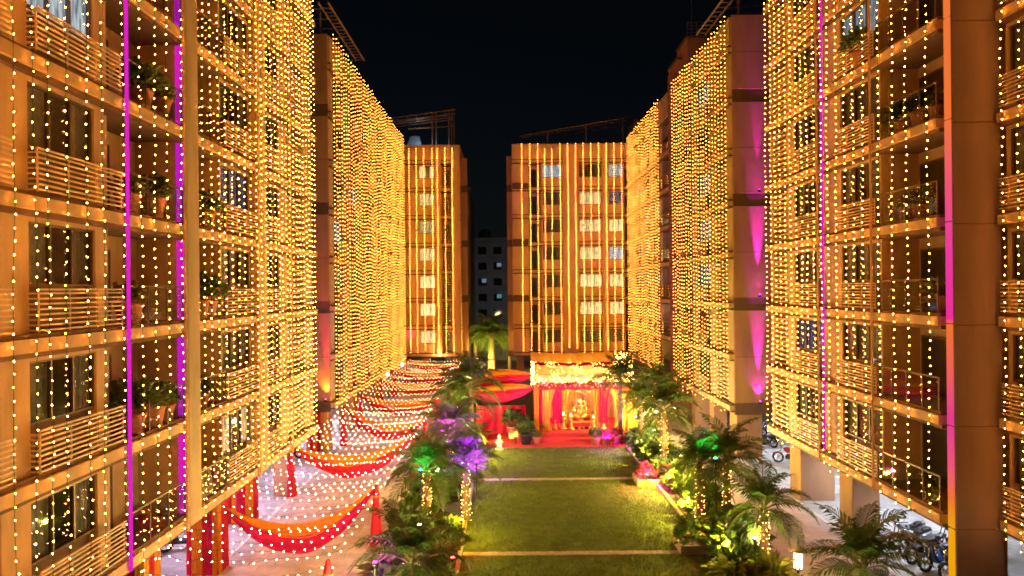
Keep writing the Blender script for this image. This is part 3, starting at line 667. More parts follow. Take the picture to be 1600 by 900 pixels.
def post(x, y, h, label):
    t = thing('draped_post', label, 'draped post', (x, y, 0), 0, 'red draped posts along the path')
    MB().tube([(0, 0, 0), (0, 0, h)], .035, 8).build('pole', steel, t)
    pr = MB(); n = 20; prof = []
    for q in range(9):
        z = h * (1 - q / 8.0) + .04 * (q == 0); r = [.05, .12, .11, .14, .16, .18, .20, .22, .24][q]; prof.append([((r * (1 + .16 * math.sin(j * 2 * math.pi * 6 / n + q * .2))) * math.cos(2 * math.pi * j / n), (r * (1 + .16 * math.sin(j * 2 * math.pi * 6 / n + q * .2))) * math.sin(2 * math.pi * j / n), max(.02, z)) for j in range(n + 1)])
    pr.sheet(prof).build('red_cloth', red_c, t)
    MB().lathe([(.13, h - .42), (.15, h - .38), (.13, h - .34)], 10).build('tie_band', orange_c, t)
def swag(L, Rr, low, label, w=.5, oc=None, rc=None):
    t = thing('swag', label, 'cloth swag', tuple((Vector(L) + Vector(Rr)) / 2 - Vector((0, 0, 0))), 0, 'orange and red cloth swags over the path'); o = t.location
    for nm, m, extra, wd, yo in (('orange_cloth', oc or orange_c, 0.55, w * .85, .0), ('red_cloth', rc or pink_c, 0.0, w * 1.05, -.07)):
        g = []; n = 64
        for q in range(13):
            row = []
            for i in range(n + 1):
                s_ = i / n; zz = L[2] + (Rr[2] - L[2]) * s_
                sagc = 4 * s_ * (1 - s_); mid = (L[2] + Rr[2]) / 2
                wv = .10 + wd * sagc ** .8
                zb = zz - (mid - low - extra) * sagc
                v = q / 12; fold = (.07 * math.sin(v * 9 + s_ * 2.5) + .030 * math.sin(v * 23 + s_ * 9 + L[1]) + .018 * math.sin(v * 31 - s_ * 17)) * (.3 + sagc); zb += .03 * math.sin(s_ * 21 + L[1]) * v * sagc
                p = Vector((L[0] + (Rr[0] - L[0]) * s_, L[1] + (Rr[1] - L[1]) * s_ + yo + fold, zb + wv * (1 - v) - .05)); row.append(tuple(p - o))
            g.append(row)
        MB().sheet(g).build(nm, m, t)
post(-5.1, 26.2, 2.5, 'red draped post at the end of the first big swag'); post(-5.1, 19.2, 2.4, 'short red draped post topping out at the lower edge beside the palm')
post(-4.85, 35.2, 2.5, 'red draped post at the end of the second swag'); post(-4.8, 39.5, 2.5, 'red draped post among palm fronds past the second swag')
SW = [((-10.25, 24.7, 2.15), (-5.1, 26.2, 2.42), .32, 'big swag slung low in front, orange over crimson'), ((-10.6, 33.3, 2.45), (-4.85, 35.2, 2.45), .72, 'second orange and red swag, rising to the red post among fronds'),
      ((-10.6, 44.0, 2.6), (-4.8, 39.5, 2.4), 1.0, 'third red swag starting under the uplit end wall'), ((-10.6, 49.0, 2.5), (-4.8, 47.2, 2.5), 1.25, 'fourth red swag along the bulb curtain'),
      ((-10.6, 57.0, 2.55), (-4.8, 55, 2.5), 1.4, 'fifth orange topped swag along the bulb curtain'), ((-10.6, 64, 2.55), (-4.8, 62, 2.5), 1.5, 'sixth red swag far along the path'), ((-10.6, 71.5, 2.6), (-4.8, 69, 2.55), 1.6, 'last orange and red swag before the narrow block')]
for i, (L_, R_, lo, lb) in enumerate(SW):
    swag(L_, R_, lo, lb, .5 if i < 2 else .34, rc=pink_c if i in (0,) else red_c)
    if i: post(L_[0], L_[1], 2.55, 'red draped post carrying the %s swag on the building side' % nth(i + 1))
    if i > 2: post(R_[0], R_[1], 2.5, 'red draped post carrying the %s swag on the garden side' % nth(i + 1))
def globe(x, y, z, lb):
    t = thing('globe_lamp', lb, 'globe lamp', (x, y, 0)); MB().tube([(0, 0, 0), (0, 0, z)], .03, 6).build('pole', black, t); MB().ell((0, 0, z + .14), .15, .15, .15).build('globe', mat('globe_glow', emit=(1, .88, .72), es=6), t)
globe(-10.9, 70.5, 2.2, 'white globe lamp on a pole by the last swag'); globe(-11.1, 63.2, 2.1, 'white globe lamp on a pole by the sixth swag')

# ------------------------------------------------------------------ shrine tent (mandap)
MX0, MX1, MY0, MY1 = 1.95, 8.0, 45.4, 50.5
mt = thing('shrine_tent', 'glowing festive tent with orange and crimson drapes and a flower garland over its front', 'shrine tent', ((MX0 + MX1) / 2, MY0, 0))
def w2(mb): o = mt.location; mb.v = [(a - o.x, b - o.y, c_ - o.z) for a, b, c_ in mb.v]; return mb
w2(MB().bbox(MX0 - .1, 9.2, MY0 - .5, MY1, .03, .48, .02)).build('platform', carpet, mt)
w2(MB().bbox(MX0 - .1, 8.2, MY0 - 1.0, MY0 - .51, .03, .22, .02)).build('step', carpet, mt)
for x_ in (MX0, MX1):
    for y_ in (MY0, MY1): w2(MB().bbox(x_ - .09, x_ + .09, y_ - .09, y_ + .09, .48, 4.2, .01)).build('pole', orange_c, mt)
def cloth(name, m, g): mb = MB().sheet(g); w2(mb).build(name, m, mt)
# back, sides
def wavy(x0, x1, y, z0, z1, folds, amp, pinch=0, side=1):
    g = []; n = folds * 6
    for q in range(9):
        v = q / 8; z = z1 + (z0 - z1) * v; row = []
        for i in range(n + 1):
            s_ = i / n; ww = 1 - pinch * math.sin(min(1, v * 1.25) * math.pi / 2) if v < .8 else 1 - pinch * (1 - (v - .8) * 2)
            xx = x0 + (x1 - x0) * (s_ * ww if side > 0 else 1 - (1 - s_) * ww)
            row.append((xx, y + amp * math.sin(s_ * folds * 6.283), z))
        g.append(row)
    return g
cloth('back_drape', cream_c, wavy(MX0, MX1, MY1 - .15, .48, 4.1, 16, .05))
cloth('yellow_drape', yellow_c, wavy(2.25, 3.2, MY0 + .5, .48, 3.3, 4, .06, .45)); cloth('yellow_drape', yellow_c, wavy(6.9, 7.8, MY0 + .5, .48, 3.3, 4, .06, .35, -1))
cloth('crimson_drape', pink_c, wavy(2.75, 3.65, MY0 + .7, .9, 3.4, 4, .06, .30, -1)); cloth('crimson_drape', pink_c, wavy(6.15, 6.95, MY0 + .7, .9, 3.4, 4, .06, .30, 1))
cloth('yellow_drape', yellow_c, wavy(3.5, 4.2, MY0 + 1.5, .48, 3.5, 3, .06, .3)); cloth('yellow_drape', yellow_c, wavy(5.7, 6.3, MY0 + 1.5, .48, 3.5, 3, .06, .3, -1))
cloth('crimson_drape', pink_c, wavy(MX0 + .12, 2.3, MY0 + .25, .48, 3.3, 2, .05)); cloth('orange_drape', orange_c, wavy(MX0 - .22, MX0 + .1, MY0 - .1, .3, 4.2, 2, .05)); cloth('orange_drape', orange_c, wavy(7.6, 8.6, MY0 + .1, .4, 3.6, 4, .05))
for xs_ in (MX0, MX1):
    cloth('side_drape', orange_c if xs_ > 4 else red_c, [[(xs_ + .05 * math.sin(i * 1.3), MY0 + (MY1 - MY0) * i / 24, z) for i in range(25)] for z in (4.1, 2.5, .5)])
# roof cloth: sloping orange with crimson edge
cloth('roof_cloth', mat('roof_peach_cloth', (.85, .50, .22), .7, .1, 3, .1, 20, trans=.5), [[(MX0 - .25 + (MX1 + .2 - MX0) * i / 20, MY0 - .2 + 5.4 * .43 * j / 8, 4.25 + 1.0 * math.sin(.43 * j / 8 * 1.57) - .12 * math.sin(i / 20 * math.pi) + .03 * math.sin(i * 2.2)) for i in range(21)] for j in range(9)])
rz_ = lambda v: 4.25 + 1.0 * math.sin(v * 1.57)
cloth('peak_cloth', mat('marigold_cloth', (.95, .50, .08), .65, .12, 4, .2, 20, trans=.6), [[(MX0 - .3 + 5.9 * i / 24, MY0 - .2 + 5.4 * v, rz_(v) + .07 - .10 * math.sin(i / 24 * math.pi) + .03 * math.sin(i * 1.7)) for i in range(25)] for v in (.42, .5, .6, .75, .9, 1.0)])
cloth('peak_hem', red_c, [[(MX0 - .3 + 5.9 * i / 24, MY0 - .2 + 5.4 * v, rz_(v) + .05 - .10 * math.sin(i / 24 * math.pi) + .04 * math.sin(i * 1.7)) for i in range(25)] for v in (.33, .38, .425)])
cloth('front_cloth', cream_c, [[(MX0 - .1 + (MX1 + .1 - MX0) * i / 40, MY0 - .22 + .04 * math.sin(i * 1.1), 4.3 - .22 * j) for i in range(41)] for j in range(4)])
cloth('valance', red_c, [[(MX0 + (MX1 - MX0) * i / 60, MY0 - .12 + .05 * math.sin(i * .9), 3.62 - j * .14 - (.07 * abs(math.sin(i * .32)) if j == 2 else 0)) for i in range(61)] for j in range(3)])
ga = MB(); rr = random.Random(11)
for i in range(420):
    x_ = MX0 - .15 + (MX1 + .2 - MX0) * rr.random(); y_ = MY0 - .25 + rr.uniform(-.14, .1); z_ = 3.66 + rr.gauss(0, .09); ga.m(0 if rr.random() < .72 else 1).octa((x_, y_, z_), rr.uniform(.04, .08))
o = w2(ga).build('garland', [flower_r, flower_w], mt); stuff(o)
# bulbs looping over the roof edges: net lights laid on the tent
bl = MB(); cb = MB()
for i in range(170):
    x_ = MX0 - .1 + (MX1 - MX0 + .4) * rr.random(); t_ = rr.random(); bl.octa((x_, MY0 - .34 - .05 * rr.random(), 3.72 + .65 * t_ * abs(math.sin(x_ * 2.6)) + .1), .016)
for i in range(90):
    t_ = rr.random(); bl.octa((MX1 + .1 + rr.uniform(-.5, .35) , MY0 - .2 + 3.5 * t_ , 4.2 + 1.15 * math.sin(min(1, t_ * .8) * 1.57) + rr.uniform(-.15, .2)), .016)
for i in range(240):
    x_ = MX0 + (MX1 - MX0) * rr.random(); v_ = .40 * rr.random() ** .8
    if math.sin(x_ * 4.2 + v_ * 3) > -.35: bl.octa((x_, MY0 - .25 + 5.4 * v_, rz_(v_) + .06 + .05 * rr.random()), .013)
for i in range(46): bl.octa((MX0 - .3 + rr.uniform(-.09, .09), MY0 - .35 + rr.uniform(-.05, .05), 3.7 + 1.5 * i / 45), .028)
t = tag(link('light_string', MB().tube([(MX0 - .2, MY0 - .30, 4.4), (4, MY0 - .30, 4.15), (6, MY0 - .30, 4.4), (8.1, MY0 - .30, 4.3)], .006, 3).mesh('light_string', wire)), 'golden bulbs heaped over the front edge and corner of the shrine tent', 'string lights')
stuff(bl.build('bulb', bulb_gold, t))
for x_, y_, z_, e_ in ((3.0, 46.6, 3.5, 150), (5.0, 46.9, 3.6, 260), (7.0, 46.6, 3.5, 150)):
    s_ = thing('spot_lamp', '%s warm spot lamp inside the shrine tent roof' % {3.0: 'first', 5.0: 'middle', 7.0: 'last'}[x_], 'spot lamp', (x_, y_, z_))
    MB().lathe([(.05, .12), (.09, .1), (.1, 0), (.09, .0), (0, .04)], 10).build('housing', black, s_); MB().lathe([(.085, .005), (0, .006)], 10).build('lens', lamp_warm, s_)
    lamp('beam', 'POINT', e_, (1, .62, .22), s_, (0, 0, -.1), shadow_soft_size=.09)
# tent swags to the side
swag((1.7, 46, 4.15), (-3.2, 45.5, 3.9), 3.55, 'orange and crimson cloth sweeping down from the tent roof, upper of two', .55, rc=pink_c); swag((1.75, 45.6, 3.4), (-2.6, 44.6, 3.2), 2.6, 'orange and crimson cloth sweeping down beside the tent, lower of two', .62, rc=pink_c)
sc = thing('cloth_screen', 'plain red cloth screen standing behind the potted plants beside the tent', 'screen', (-2.2, 47.2, 0))
MB().sheet([[(3.4 * i / 30, .06 * math.sin(i * 1.1), z) for i in range(31)] for z in (1.95, 1.1, .03)]).build('red_cloth', red_c, sc); MB().tube([(0, .1, 0), (0, .1, 1.95), (3.4, .1, 1.95), (3.4, .1, 0)], .03, 6).build('frame', steel, sc)
# throne, halo arch and idol
ar = thing('halo_arch', 'golden double arch with rays behind the seated idol', 'arch', (4.98, 48.2, .48))
for r_, th in ((.95, .07), (.72, .05)):
    MB().tube([(r_ * math.cos(a), 0, 1.35 + 1.25 * r_ * math.sin(a)) for a in [R(-35 + 250 * i / 28) for i in range(29)]], th, 6).build('arch_band', gold, ar)
for i in range(19):
    a = R(-20 + 220 * i / 18); c0, s0 = math.cos(a), math.sin(a)
    MB().tube([(c0 * 1.02, .02, 1.35 + 1.28 * s0), (c0 * 1.28, .02, 1.35 + 1.6 * s0), (c0 * 1.42, .02, 1.35 + 1.72 * s0)], [.05, .11, .005], 5).build('ray', gold, ar)
for s_ in (-1, 1): MB().lathe([(.16, 0), (.16, .1), (.09, .16), (.09, .75), (.15, .85), (.1, .95)], 10, (s_ * .85, 0, 0)).build('pillar', gold, ar)
th = thing('throne', 'gold throne bench with a red cushion carrying the idol', 'throne', (4.98, 47.3, .48))
MB().bbox(-.75, .75, -.4, .45, 0, .42, .03).build('base', gold, th); MB().bbox(-.68, .68, -.36, .4, .42, .58, .05).build('cushion', red_c, th); MB().bbox(-.5, .5, .42, .52, .42, 1.0, .03).build('back_panel', gold, th)
for s_ in (-1, 1): MB().bbox(s_ * .74 - .08, s_ * .74 + .08, -.35, .4, .42, .78, .03).build('arm', gold, th)
tb_ = thing('offering_table', 'low gold table with a red runner in front of the idol', 'table', (4.98, 46.5, .48))
MB().bbox(-.62, .62, -.22, .22, .40, .47, .01).build('table_top', gold, tb_); MB().box(-.60, .60, -.232, -.222, .16, .42).build('runner', red_c, tb_)
for sx in (-.56, -.16, .16, .56): MB().bbox(sx - .06, sx + .06, -.2, .2, 0, .40, .01).build('leg', gold, tb_)
MB().lathe([(.12, .47), (.17, .56), (.14, .57), (0, .53)], 10, (0, 0, 0)).build('bowl', gold, tb_)
idol = MB()
idol.ell((0, 0, .42), .30, .26, .34); idol.ell((0, -.04, .78), .24, .20, .22)
idol.ell((0, -.10, 1.10), .19, .18, .20); idol.lathe([(.19, 1.20), (.17, 1.30), (.10, 1.44), (.04, 1.56), (0.0, 1.60)], 12)
for s_ in (-1, 1):
    idol.ell((s_ * .25, -.04, 1.10), .12, .035, .15)
    idol.tube([(s_ * .12, -.02, .18), (s_ * .48, -.18, .16), (s_ * .18, -.34, .12), (s_ * .02, -.34, .12)], [.15, .13, .10, .07], 8)
    idol.tube([(s_ * .22, 0, .86), (s_ * .42, -.02, .70), (s_ * .40, -.24, .56)], [.09, .075, .05], 8)
    idol.tube([(s_ * .22, .03, .90), (s_ * .46, .04, .98), (s_ * .46, -.04, 1.24)], [.08, .065, .045], 8)
idol.tube([(0, -.24, 1.06), (.02, -.32, .90), (.06, -.32, .70), (.16, -.30, .60), (.20, -.30, .64)], [.075, .07, .055, .04, .03], 8)
me = idol.mesh('idol', gold); io = link('idol', me, None, (4.98, 47.15, 1.06)); tag(io, 'seated golden idol with a pointed crown and four arms on the throne', 'idol')
md = io.modifiers.new('join', 'REMESH'); md.mode = 'VOXEL'; md.voxel_size = .022; md.use_smooth_shade = True
dg = bpy.context.evaluated_depsgraph_get(); nm_ = bpy.data.meshes.new_from_object(io.evaluated_get(dg)); io.modifiers.clear(); io.data = nm_
def figurine(x, y, h, lb, m=gold):
    t = thing('lamp_stand', lb, 'lamp stand', (x, y, .49 if y > 45 else .05)); k = h
    MB().lathe([(.20 * k, 0), (.22 * k, .05 * k), (.10 * k, .15 * k), (.07 * k, .5 * k), (.14 * k, .6 * k), (.05 * k, .66 * k)], 12).build('stem', m, t)
    MB().lathe([(.05 * k, .66 * k), (.18 * k, .74 * k), (.2 * k, .8 * k), (0, .77 * k)], 12).build('bowl', m, t)
    MB().lathe([(.0, .78 * k), (.05 * k, .85 * k), (.0, 1.0 * k)], 8).build('flame', mat('flame', emit=(1, .5, .1), es=14), t)
figurine(3.75, 46.3, 1.2, 'tall golden oil lamp beside the yellow drape in the tent'); figurine(6.5, 46.3, .9, 'golden oil lamp by the crimson drape away from the potted plants'); figurine(3.2, 46.2, .8, 'smaller golden oil lamp by the tent pole')
figurine(5.75, 46.0, 1.0, 'slender golden oil lamp next to the offering table'); figurine(4.25, 46.2, 1.1, 'golden oil lamp at the elbow of the throne')
# white statuette on the lawn edge
st = thing('statuette', 'small pale robed statuette glowing at the lawn edge', 'statuette', (at(778, 42.6), 42.6, .03))
MB().lathe([(.26, 0), (.27, .06), (.17, .08), (.16, .3), (.20, .42), (.15, .55), (.07, .66), (.12, .74), (.11, .86), (.0, .96)], 14).build('robe', mat('pale_stone', (.75, .55, .3), .5), st)
for s_ in (-1, 1): MB().tube([(s_ * .14, 0, .58), (s_ * .22, -.06, .42), (s_ * .06, -.16, .36)], [.05, .045, .03], 6).build('arm', MATS['pale_stone'], st)
lamp('glow', 'POINT', 10, (1, .6, .2), st, (0, -.5, .3), shadow_soft_size=.05)

# ------------------------------------------------------------------ palms
def frond_mesh(L, e0, e1, seed):
    r_ = random.Random(seed); pts = []; p = Vector((0, 0, 0)); n = 12; mb = MB()
    for i in range(n + 1):
        pts.append(p.copy()); a = R(e0 + (e1 - e0) * (i / n) ** 1.15); p += Vector((math.cos(a), 0, math.sin(a))) * L / n
    mb.m(0).tube(pts, [.022 * (1 - .8 * i / n) + .004 for i in range(n + 1)], 4, False)
    mb.m(1)
    for k in range(30):
        t = .14 + .86 * k / 29; f_ = t * n; i = min(n - 1, int(f_)); q = pts[i].lerp(pts[i + 1], f_ - i); d = (pts[i + 1] - pts[i]).normalized(); up = Vector((-d.z, 0, d.x))
        ll = L * .30 * math.sin(min(1, .22 + t * .9) * math.pi) ** .6 * r_.uniform(.8, 1.15) + .09
        for s_ in (-1, 1):
            sd_ = Vector((0, s_, 0)); dirv = (d * (.55 + .5 * t) + sd_ * (1 - .35 * t) + up * r_.uniform(.12, .30)).normalized()
            w = .021 + .010 * (1 - t); wv = d * w
            m1 = q + dirv * ll * .55; tip = q + dirv * ll + Vector((0, 0, -ll * r_.uniform(.25, .45)))
            mb.add([q - wv * .5, q + wv * .5, m1 + wv, m1 - wv, tip], [(0, 1, 2, 3), (3, 2, 4)])
    return mb.mesh('frond', [bark, leaf_m])
FR = {}
for nm_, e0, e1 in (('up', 78, 5), ('mid', 52, -38), ('low', 22, -70), ('hang', -6, -82)):
    FR[nm_] = [frond_mesh(1.9, e0 + 6 * i, e1 - 5 * i, 10 * i + len(nm_)) for i in range(2)]
def palm(x, y, h, L, label, nf=17, tr=.13, seed=1, lights=True, lean=(0, 0), group='small palms in the garden beds', gcol=None, cat='palm tree', tb=None, coils=9):
    r_ = random.Random(seed); t = thing('palm_tree', label, cat, (x, y, .05), 0, group)
    nseg = 14; pts = [(lean[0] * (i / nseg) ** 2, lean[1] * (i / nseg) ** 2, h * i / nseg) for i in range(nseg + 1)]
    rs = [tr * (1.35 - .5 * i / nseg) * (1.06 if i % 2 else .96) for i in range(nseg + 1)]
    MB().tube(pts, rs, 9, False).build('trunk', bark, t)
    top = Vector(pts[-1])
    cs = MB().tube([top - Vector((0, 0, .1)), top + Vector((0, 0, .28))], [tr * .9, tr * .45], 8).build('crown_shaft', leaf2, t)
    for k in range(nf):
        u = k / (nf - 1); kind = 'up' if u < .22 else 'mid' if u < .55 else 'low' if u < .85 else 'hang'
        me_ = FR[kind][r_.randint(0, 1)]
        f_ = link('frond', me_, t, top + Vector((0, 0, .22 - .25 * u)), rot=(r_.uniform(-.15, .15), r_.uniform(-.12, .12), k * 2.399 + r_.uniform(-.3, .3)))
        s_ = L / 1.9 * r_.uniform(.82, 1.12); f_.scale = (s_, s_, s_)
    if lights:
        b = MB(); c = []
        n_ = int(coils * 9)
        for i in range(n_):
            u = i / n_; a = u * coils * 6.283; j = min(nseg - 1, int(u * nseg)); rr_ = rs[j] + .035; px = Vector(pts[j]).lerp(Vector(pts[j + 1]), u * nseg - j)
            p = (px.x + rr_ * math.cos(a), px.y + rr_ * math.sin(a), .05 + (h - .05) * u); c.append(p); b.octa((p[0] + r_.uniform(-.02, .02), p[1], p[2] + r_.uniform(-.12, .12)), .011)
        o = link('light_string', MB().tube(c[::2], .006, 3, False, False).mesh('light_string', wire), None, (x, y, .05)); tag(o, 'bulb string wound round the trunk of the ' + (tb or 'palm'), 'string lights', 'bulb strings wound round palm trunks'); stuff(b.build('bulb', bulb_trunk, o))
    return t
PL = [(at(1133, 28), 28.0, 2.75, 1.95, 'palm with a thick lit trunk beside the drive, green lit fronds above', 'palm with green lit fronds'), (at(1090, 28.4), 28.4, 2.45, 1.75, 'palm with a lit trunk at the lawn kerb, fronds over its neighbour', 'palm at the lawn kerb'),
      (at(1190, 24.0), 24.0, 2.05, 1.7, 'low palm in front of the garden lantern with a yellow lit base', 'low palm by the lantern'), (at(1036, 36.5), 36.5, 3.3, 2.1, 'tall palm with a brightly lit trunk behind the red planter', 'tall palm behind the red planter'),
      (at(1000, 42), 42.0, 2.9, 1.8, 'palm by the tent corner with a lit trunk', 'palm by the tent corner'), (at(968, 44.3), 44.3, 3.9, 2.1, 'palm leaning over the tent front with dark bare trunk', None), (at(1022, 46.5), 46.5, 3.2, 1.8, 'palm standing behind the row by the parked side', 'palm behind the row'),
      (at(1345, 19.2), 19.2, 1.9, 1.9, 'palm crown rising at the lower edge in front of the motorcycles', None),
      (at(664, 27.9), 27.9, 2.5, 2.0, 'palm with green lit fronds and a bright lit trunk beside the path', 'palm with green fronds by the path'), (at(725, 29.5), 29.5, 2.4, 1.75, 'palm with violet lit fronds leaning over the lawn', 'palm with violet fronds'),
      (at(640, 20.3), 20.3, 1.75, 1.85, 'broad dark palm filling the lower edge of the bed', None), (at(700, 35), 35.0, 2.6, 2.0, 'palm beside the second swag with purple lit leaves', 'palm beside the second swag'),
      (at(735, 42.5), 42.5, 3.9, 2.3, 'tallest dark palm in front of the tent side', None), (at(712, 45), 45.0, 3.0, 2.0, 'palm in the path side bed beyond the red posts', 'palm beyond the red posts'), (at(716, 39.5), 39.5, 2.0, 1.7, 'short palm with a glowing trunk below the tallest palm', 'short palm under the tallest')]
for i, (x_, y_, h_, L_, lb, tb) in enumerate(PL): palm(x_, y_, h_, L_ * 1.15, lb, seed=i + 2, lights=tb is not None, tb=tb, nf=22 if i not in (10,) else 24, tr=.14)
palm(at(766, 76), 78, 4.6, 3.3, 'big palm with a floodlit trunk in the gap between the far blocks', nf=40, tr=.35, seed=40, lights=False, group='palms behind the tent')
palm(at(741, 80), 82, 4.0, 2.8, 'smaller palm beside the floodlit one in the gap', nf=26, tr=.2, seed=41, lights=False, group='palms behind the tent')
palm(at(795, 80), 81, 3.2, 2.0, 'low palm at the corner of the far block', nf=14, tr=.15, seed=42, lights=False, group='palms behind the tent')

# ------------------------------------------------------------------ shrubs and pots
def leaf_cloud(n, rx, rz, ls, seed, m, spiky=False):
    r_ = random.Random(seed); mb = MB()
    for i in range(n):
        a = r_.uniform(0, 6.283); c = r_.uniform(-.15, 1); rad = r_.uniform(.45, 1) ** .6 * (1 + .2 * math.sin(a * 3 + seed))
        s_ = math.sqrt(max(0, 1 - c * c)); p = Vector((rx * rad * s_ * math.cos(a), rx * rad * s_ * math.sin(a), rz * (.35 + .65 * rad * c)))
        d = (Vector((p.x, p.y, p.z - rz * .2)).normalized() + Vector((r_.uniform(-.6, .6), r_.uniform(-.6, .6), r_.uniform(-.3, .7)))).normalized()
        if spiky: p *= .25; p.z += .05
        sd_ = d.cross(Vector((r_.uniform(-1, 1), r_.uniform(-1, 1), 1))).normalized(); l = ls * r_.uniform(.6, 1.3); w = l * (.09 if spiky else .30)
        mid = p + d * l * .5 + Vector((0, 0, .04 * l)); tip = p + d * l - Vector((0, 0, l * .22))
        mb.add([p, mid + sd_ * w, tip, mid - sd_ * w], [(0, 1, 2), (0, 2, 3)])
    return mb.mesh('foliage', m)
SH = {'round': [leaf_cloud(520, .45, .75, .16, 1, leaf2), leaf_cloud(520, .45, .7, .18, 2, leaf4)], 'yellow': [leaf_cloud(420, .42, .6, .18, 3, leaf3)], 'spiky': [leaf_cloud(70, .5, .5, .85, 4, leaf3, True), leaf_cloud(70, .5, .5, .9, 5, leaf2, True)],
      'big': [leaf_cloud(260, .55, .9, .36, 6, leaf4), leaf_cloud(260, .55, .9, .34, 7, leaf2)], 'red': [leaf_cloud(240, .4, .6, .2, 8, mat('red_lit_leaf', (.26, .03, .02), .5, .3, 6, trans=.2))]}  # red and magenta lamp light is put into the red leaf colour
STEM = MB().tube([(0, 0, 0), (.01, 0, .3), (0, .02, .5)], [.03, .025, .015], 5).mesh('stem', bark)
def shrub(x, y, z, kind, s, label, group='shrubs in the garden beds', sx=None):
    o = link('shrub', None, None, (x, y, z), rnd.uniform(0, 6)); tag(o, label, 'shrub', group); o.scale = (s, s, s * (sx or 1))
    stuff(link('foliage', rnd.choice(SH[kind]), o)); link('stem', STEM, o); return o
DESC = {'round': 'rounded leafy green', 'yellow': 'yellow lit leafy', 'spiky': 'spiky strap leaved', 'big': 'broad leaved dark', 'red': 'red lit leafy'}
cnt = {}
def bed(side, x0, x1, y0, y1, n, seed):
    r_ = random.Random(seed)
    for i in range(n):
        k = r_.choice(['round', 'round', 'yellow', 'spiky', 'big', 'big', 'yellow']); y_ = y0 + (y1 - y0) * (i + .5) / n + r_.uniform(-.2, .2); x_ = r_.uniform(x0, x1)
        cnt[(side, k)] = cnt.get((side, k), 0) + 1
        shrub(x_, y_, .04, k, r_.uniform(.85, 1.5), '%s %s shrub in the %s, counted away from the viewer' % (nth(cnt[(side, k)]), DESC[k], side))
bed('path side bed', -4.1, -2.3, 17.5, 46, 34, 5)
bed('drive side bed', 7.9, 9.3, 20, 47, 30, 6)
# potted plants round the tent
def potted(x, y, s, kind, lb, z=.05, pot=terracotta, group='potted plants by the tent'):
    t = thing('potted_plant', lb, 'potted plant', (x, y, z), 0, group); t.scale = (s, s, s)
    MB().lathe([(.0, 0), (.20, 0), (.26, .36), (.29, .38), (.29, .44), (.25, .44), (.22, .38), (0, .37)], 14).build('pot', pot, t)
    o = link('foliage', rnd.choice(SH[kind]), t, (0, 0, .36)); o.scale = (.75, .75, .75); stuff(o); return t
potted(at(820, 43.9), 43.9, 1.5, 'round', 'big bushy potted plant on the carpet before the tent pole', .05, black); potted(at(812, 44.9), 44.9, 1.2, 'yellow', 'yellow lit potted plant behind the big bushy one'); potted(at(836, 44.0), 44.0, 1.0, 'yellow', 'orange potted plant at the foot of the tent pole', .05)
potted(at(928, 43.4), 43.4, 1.15, 'round', 'terracotta pot with green leaves on the carpet edge', .05); potted(at(945, 43.4), 43.4, 1.1, 'red', 'pot beside the terracotta one lit violet'); potted(at(962, 43.7), 43.7, 1.2, 'red', 'pot with magenta lit leaves at the carpet end')
potted(at(800, 46.2), 46.2, 1.6, 'big', 'tall leafy potted plant in front of the red screen'); potted(at(826, 46), 46.0, 1.5, 'spiky', 'spiky potted plant between screen and tent')
# lanterns around
for (px, Y_, lb) in ((797, 43.3, 'small square orange lantern on a stake at the carpet edge'), (803, 43.8, 'round golden lantern beside the bushy potted plant')):
    t = thing('lantern', lb, 'lantern', (at(px, Y_), Y_, .05)); MB().tube([(0, 0, 0), (0, 0, .55)], .025, 5).build('stake', black, t)
    MB().bbox(-.16, .16, -.12, .12, .5, .85, .03).build('body', mat('lantern_glow', emit=(1, .42, .06), es=1.6), t); MB().lathe([(.2, .85), (.1, .95), (0, 1.0)], 8).build('cap', gold, t)
gl = thing('garden_lantern', 'pagoda topped garden lantern with glowing bars beside the low palm', 'lantern', (at(1243, 23.3), 23.3, .02))
MB().lathe([(.10, 0), (.10, .1), (.05, .14), (.05, .3), (.16, .33), (.16, .37)], 8).build('base', black, gl)
for k in range(6): MB().tube([(.12 * math.cos(k * 1.047), .12 * math.sin(k * 1.047), .37), (.12 * math.cos(k * 1.047), .12 * math.sin(k * 1.047), .95)], .028, 5).build('glow_bar', mat('lantern_bar', emit=(1, .66, .2), es=5), gl)
MB().lathe([(.10, .95), (.32, .97), (.30, 1.0), (.1, 1.12), (.04, 1.16), (.03, 1.4), (0, 1.41)], 8).build('roof', bark, gl)
lamp('glow', 'POINT', 14, (1, .65, .25), gl, (0, -.3, .6), shadow_soft_size=.1)
# planter boxes at the drive side
for (px, Y_, w_, lb) in ((1012, 35.0, 1.5, 'low stone planter box at the end of the far lawn strip, lit red'), (1085, 26.2, 1.6, 'low stone planter box at the end of the near lawn strip')):
    x_ = at(px, Y_); t = thing('planter_box', lb, 'planter', (x_, Y_, 0))
    for nm_, a in (('side_wall', (-w_ / 2, w_ / 2, -.7, -.58)), ('side_wall', (-w_ / 2, w_ / 2, .58, .7)), ('side_wall', (-w_ / 2, -w_ / 2 + .12, -.578, .578)), ('side_wall', (w_ / 2 - .12, w_ / 2, -.578, .578))): MB().bbox(*a, 0, .34, .015).build(nm_, kerb_m, t)
    MB().box(-w_ / 2 + .1, w_ / 2 - .1, -.59, .59, 0, .25).build('soil', soil_m, t)
shrub(at(1005, 35), 34.9, .25, 'red', 1.15, 'red lit shrub inside the far planter box'); shrub(at(1030, 35), 35.3, .25, 'big', .9, 'dark broad leaved shrub at the back of the far planter box')
shrub(at(1075, 25.9), 25.8, .25, 'big', 1.0, 'dark broad leaved shrub inside the near planter box'); shrub(at(1110, 26), 26.4, .25, 'yellow', 1.1, 'yellow lit shrub at the back of the near planter box')
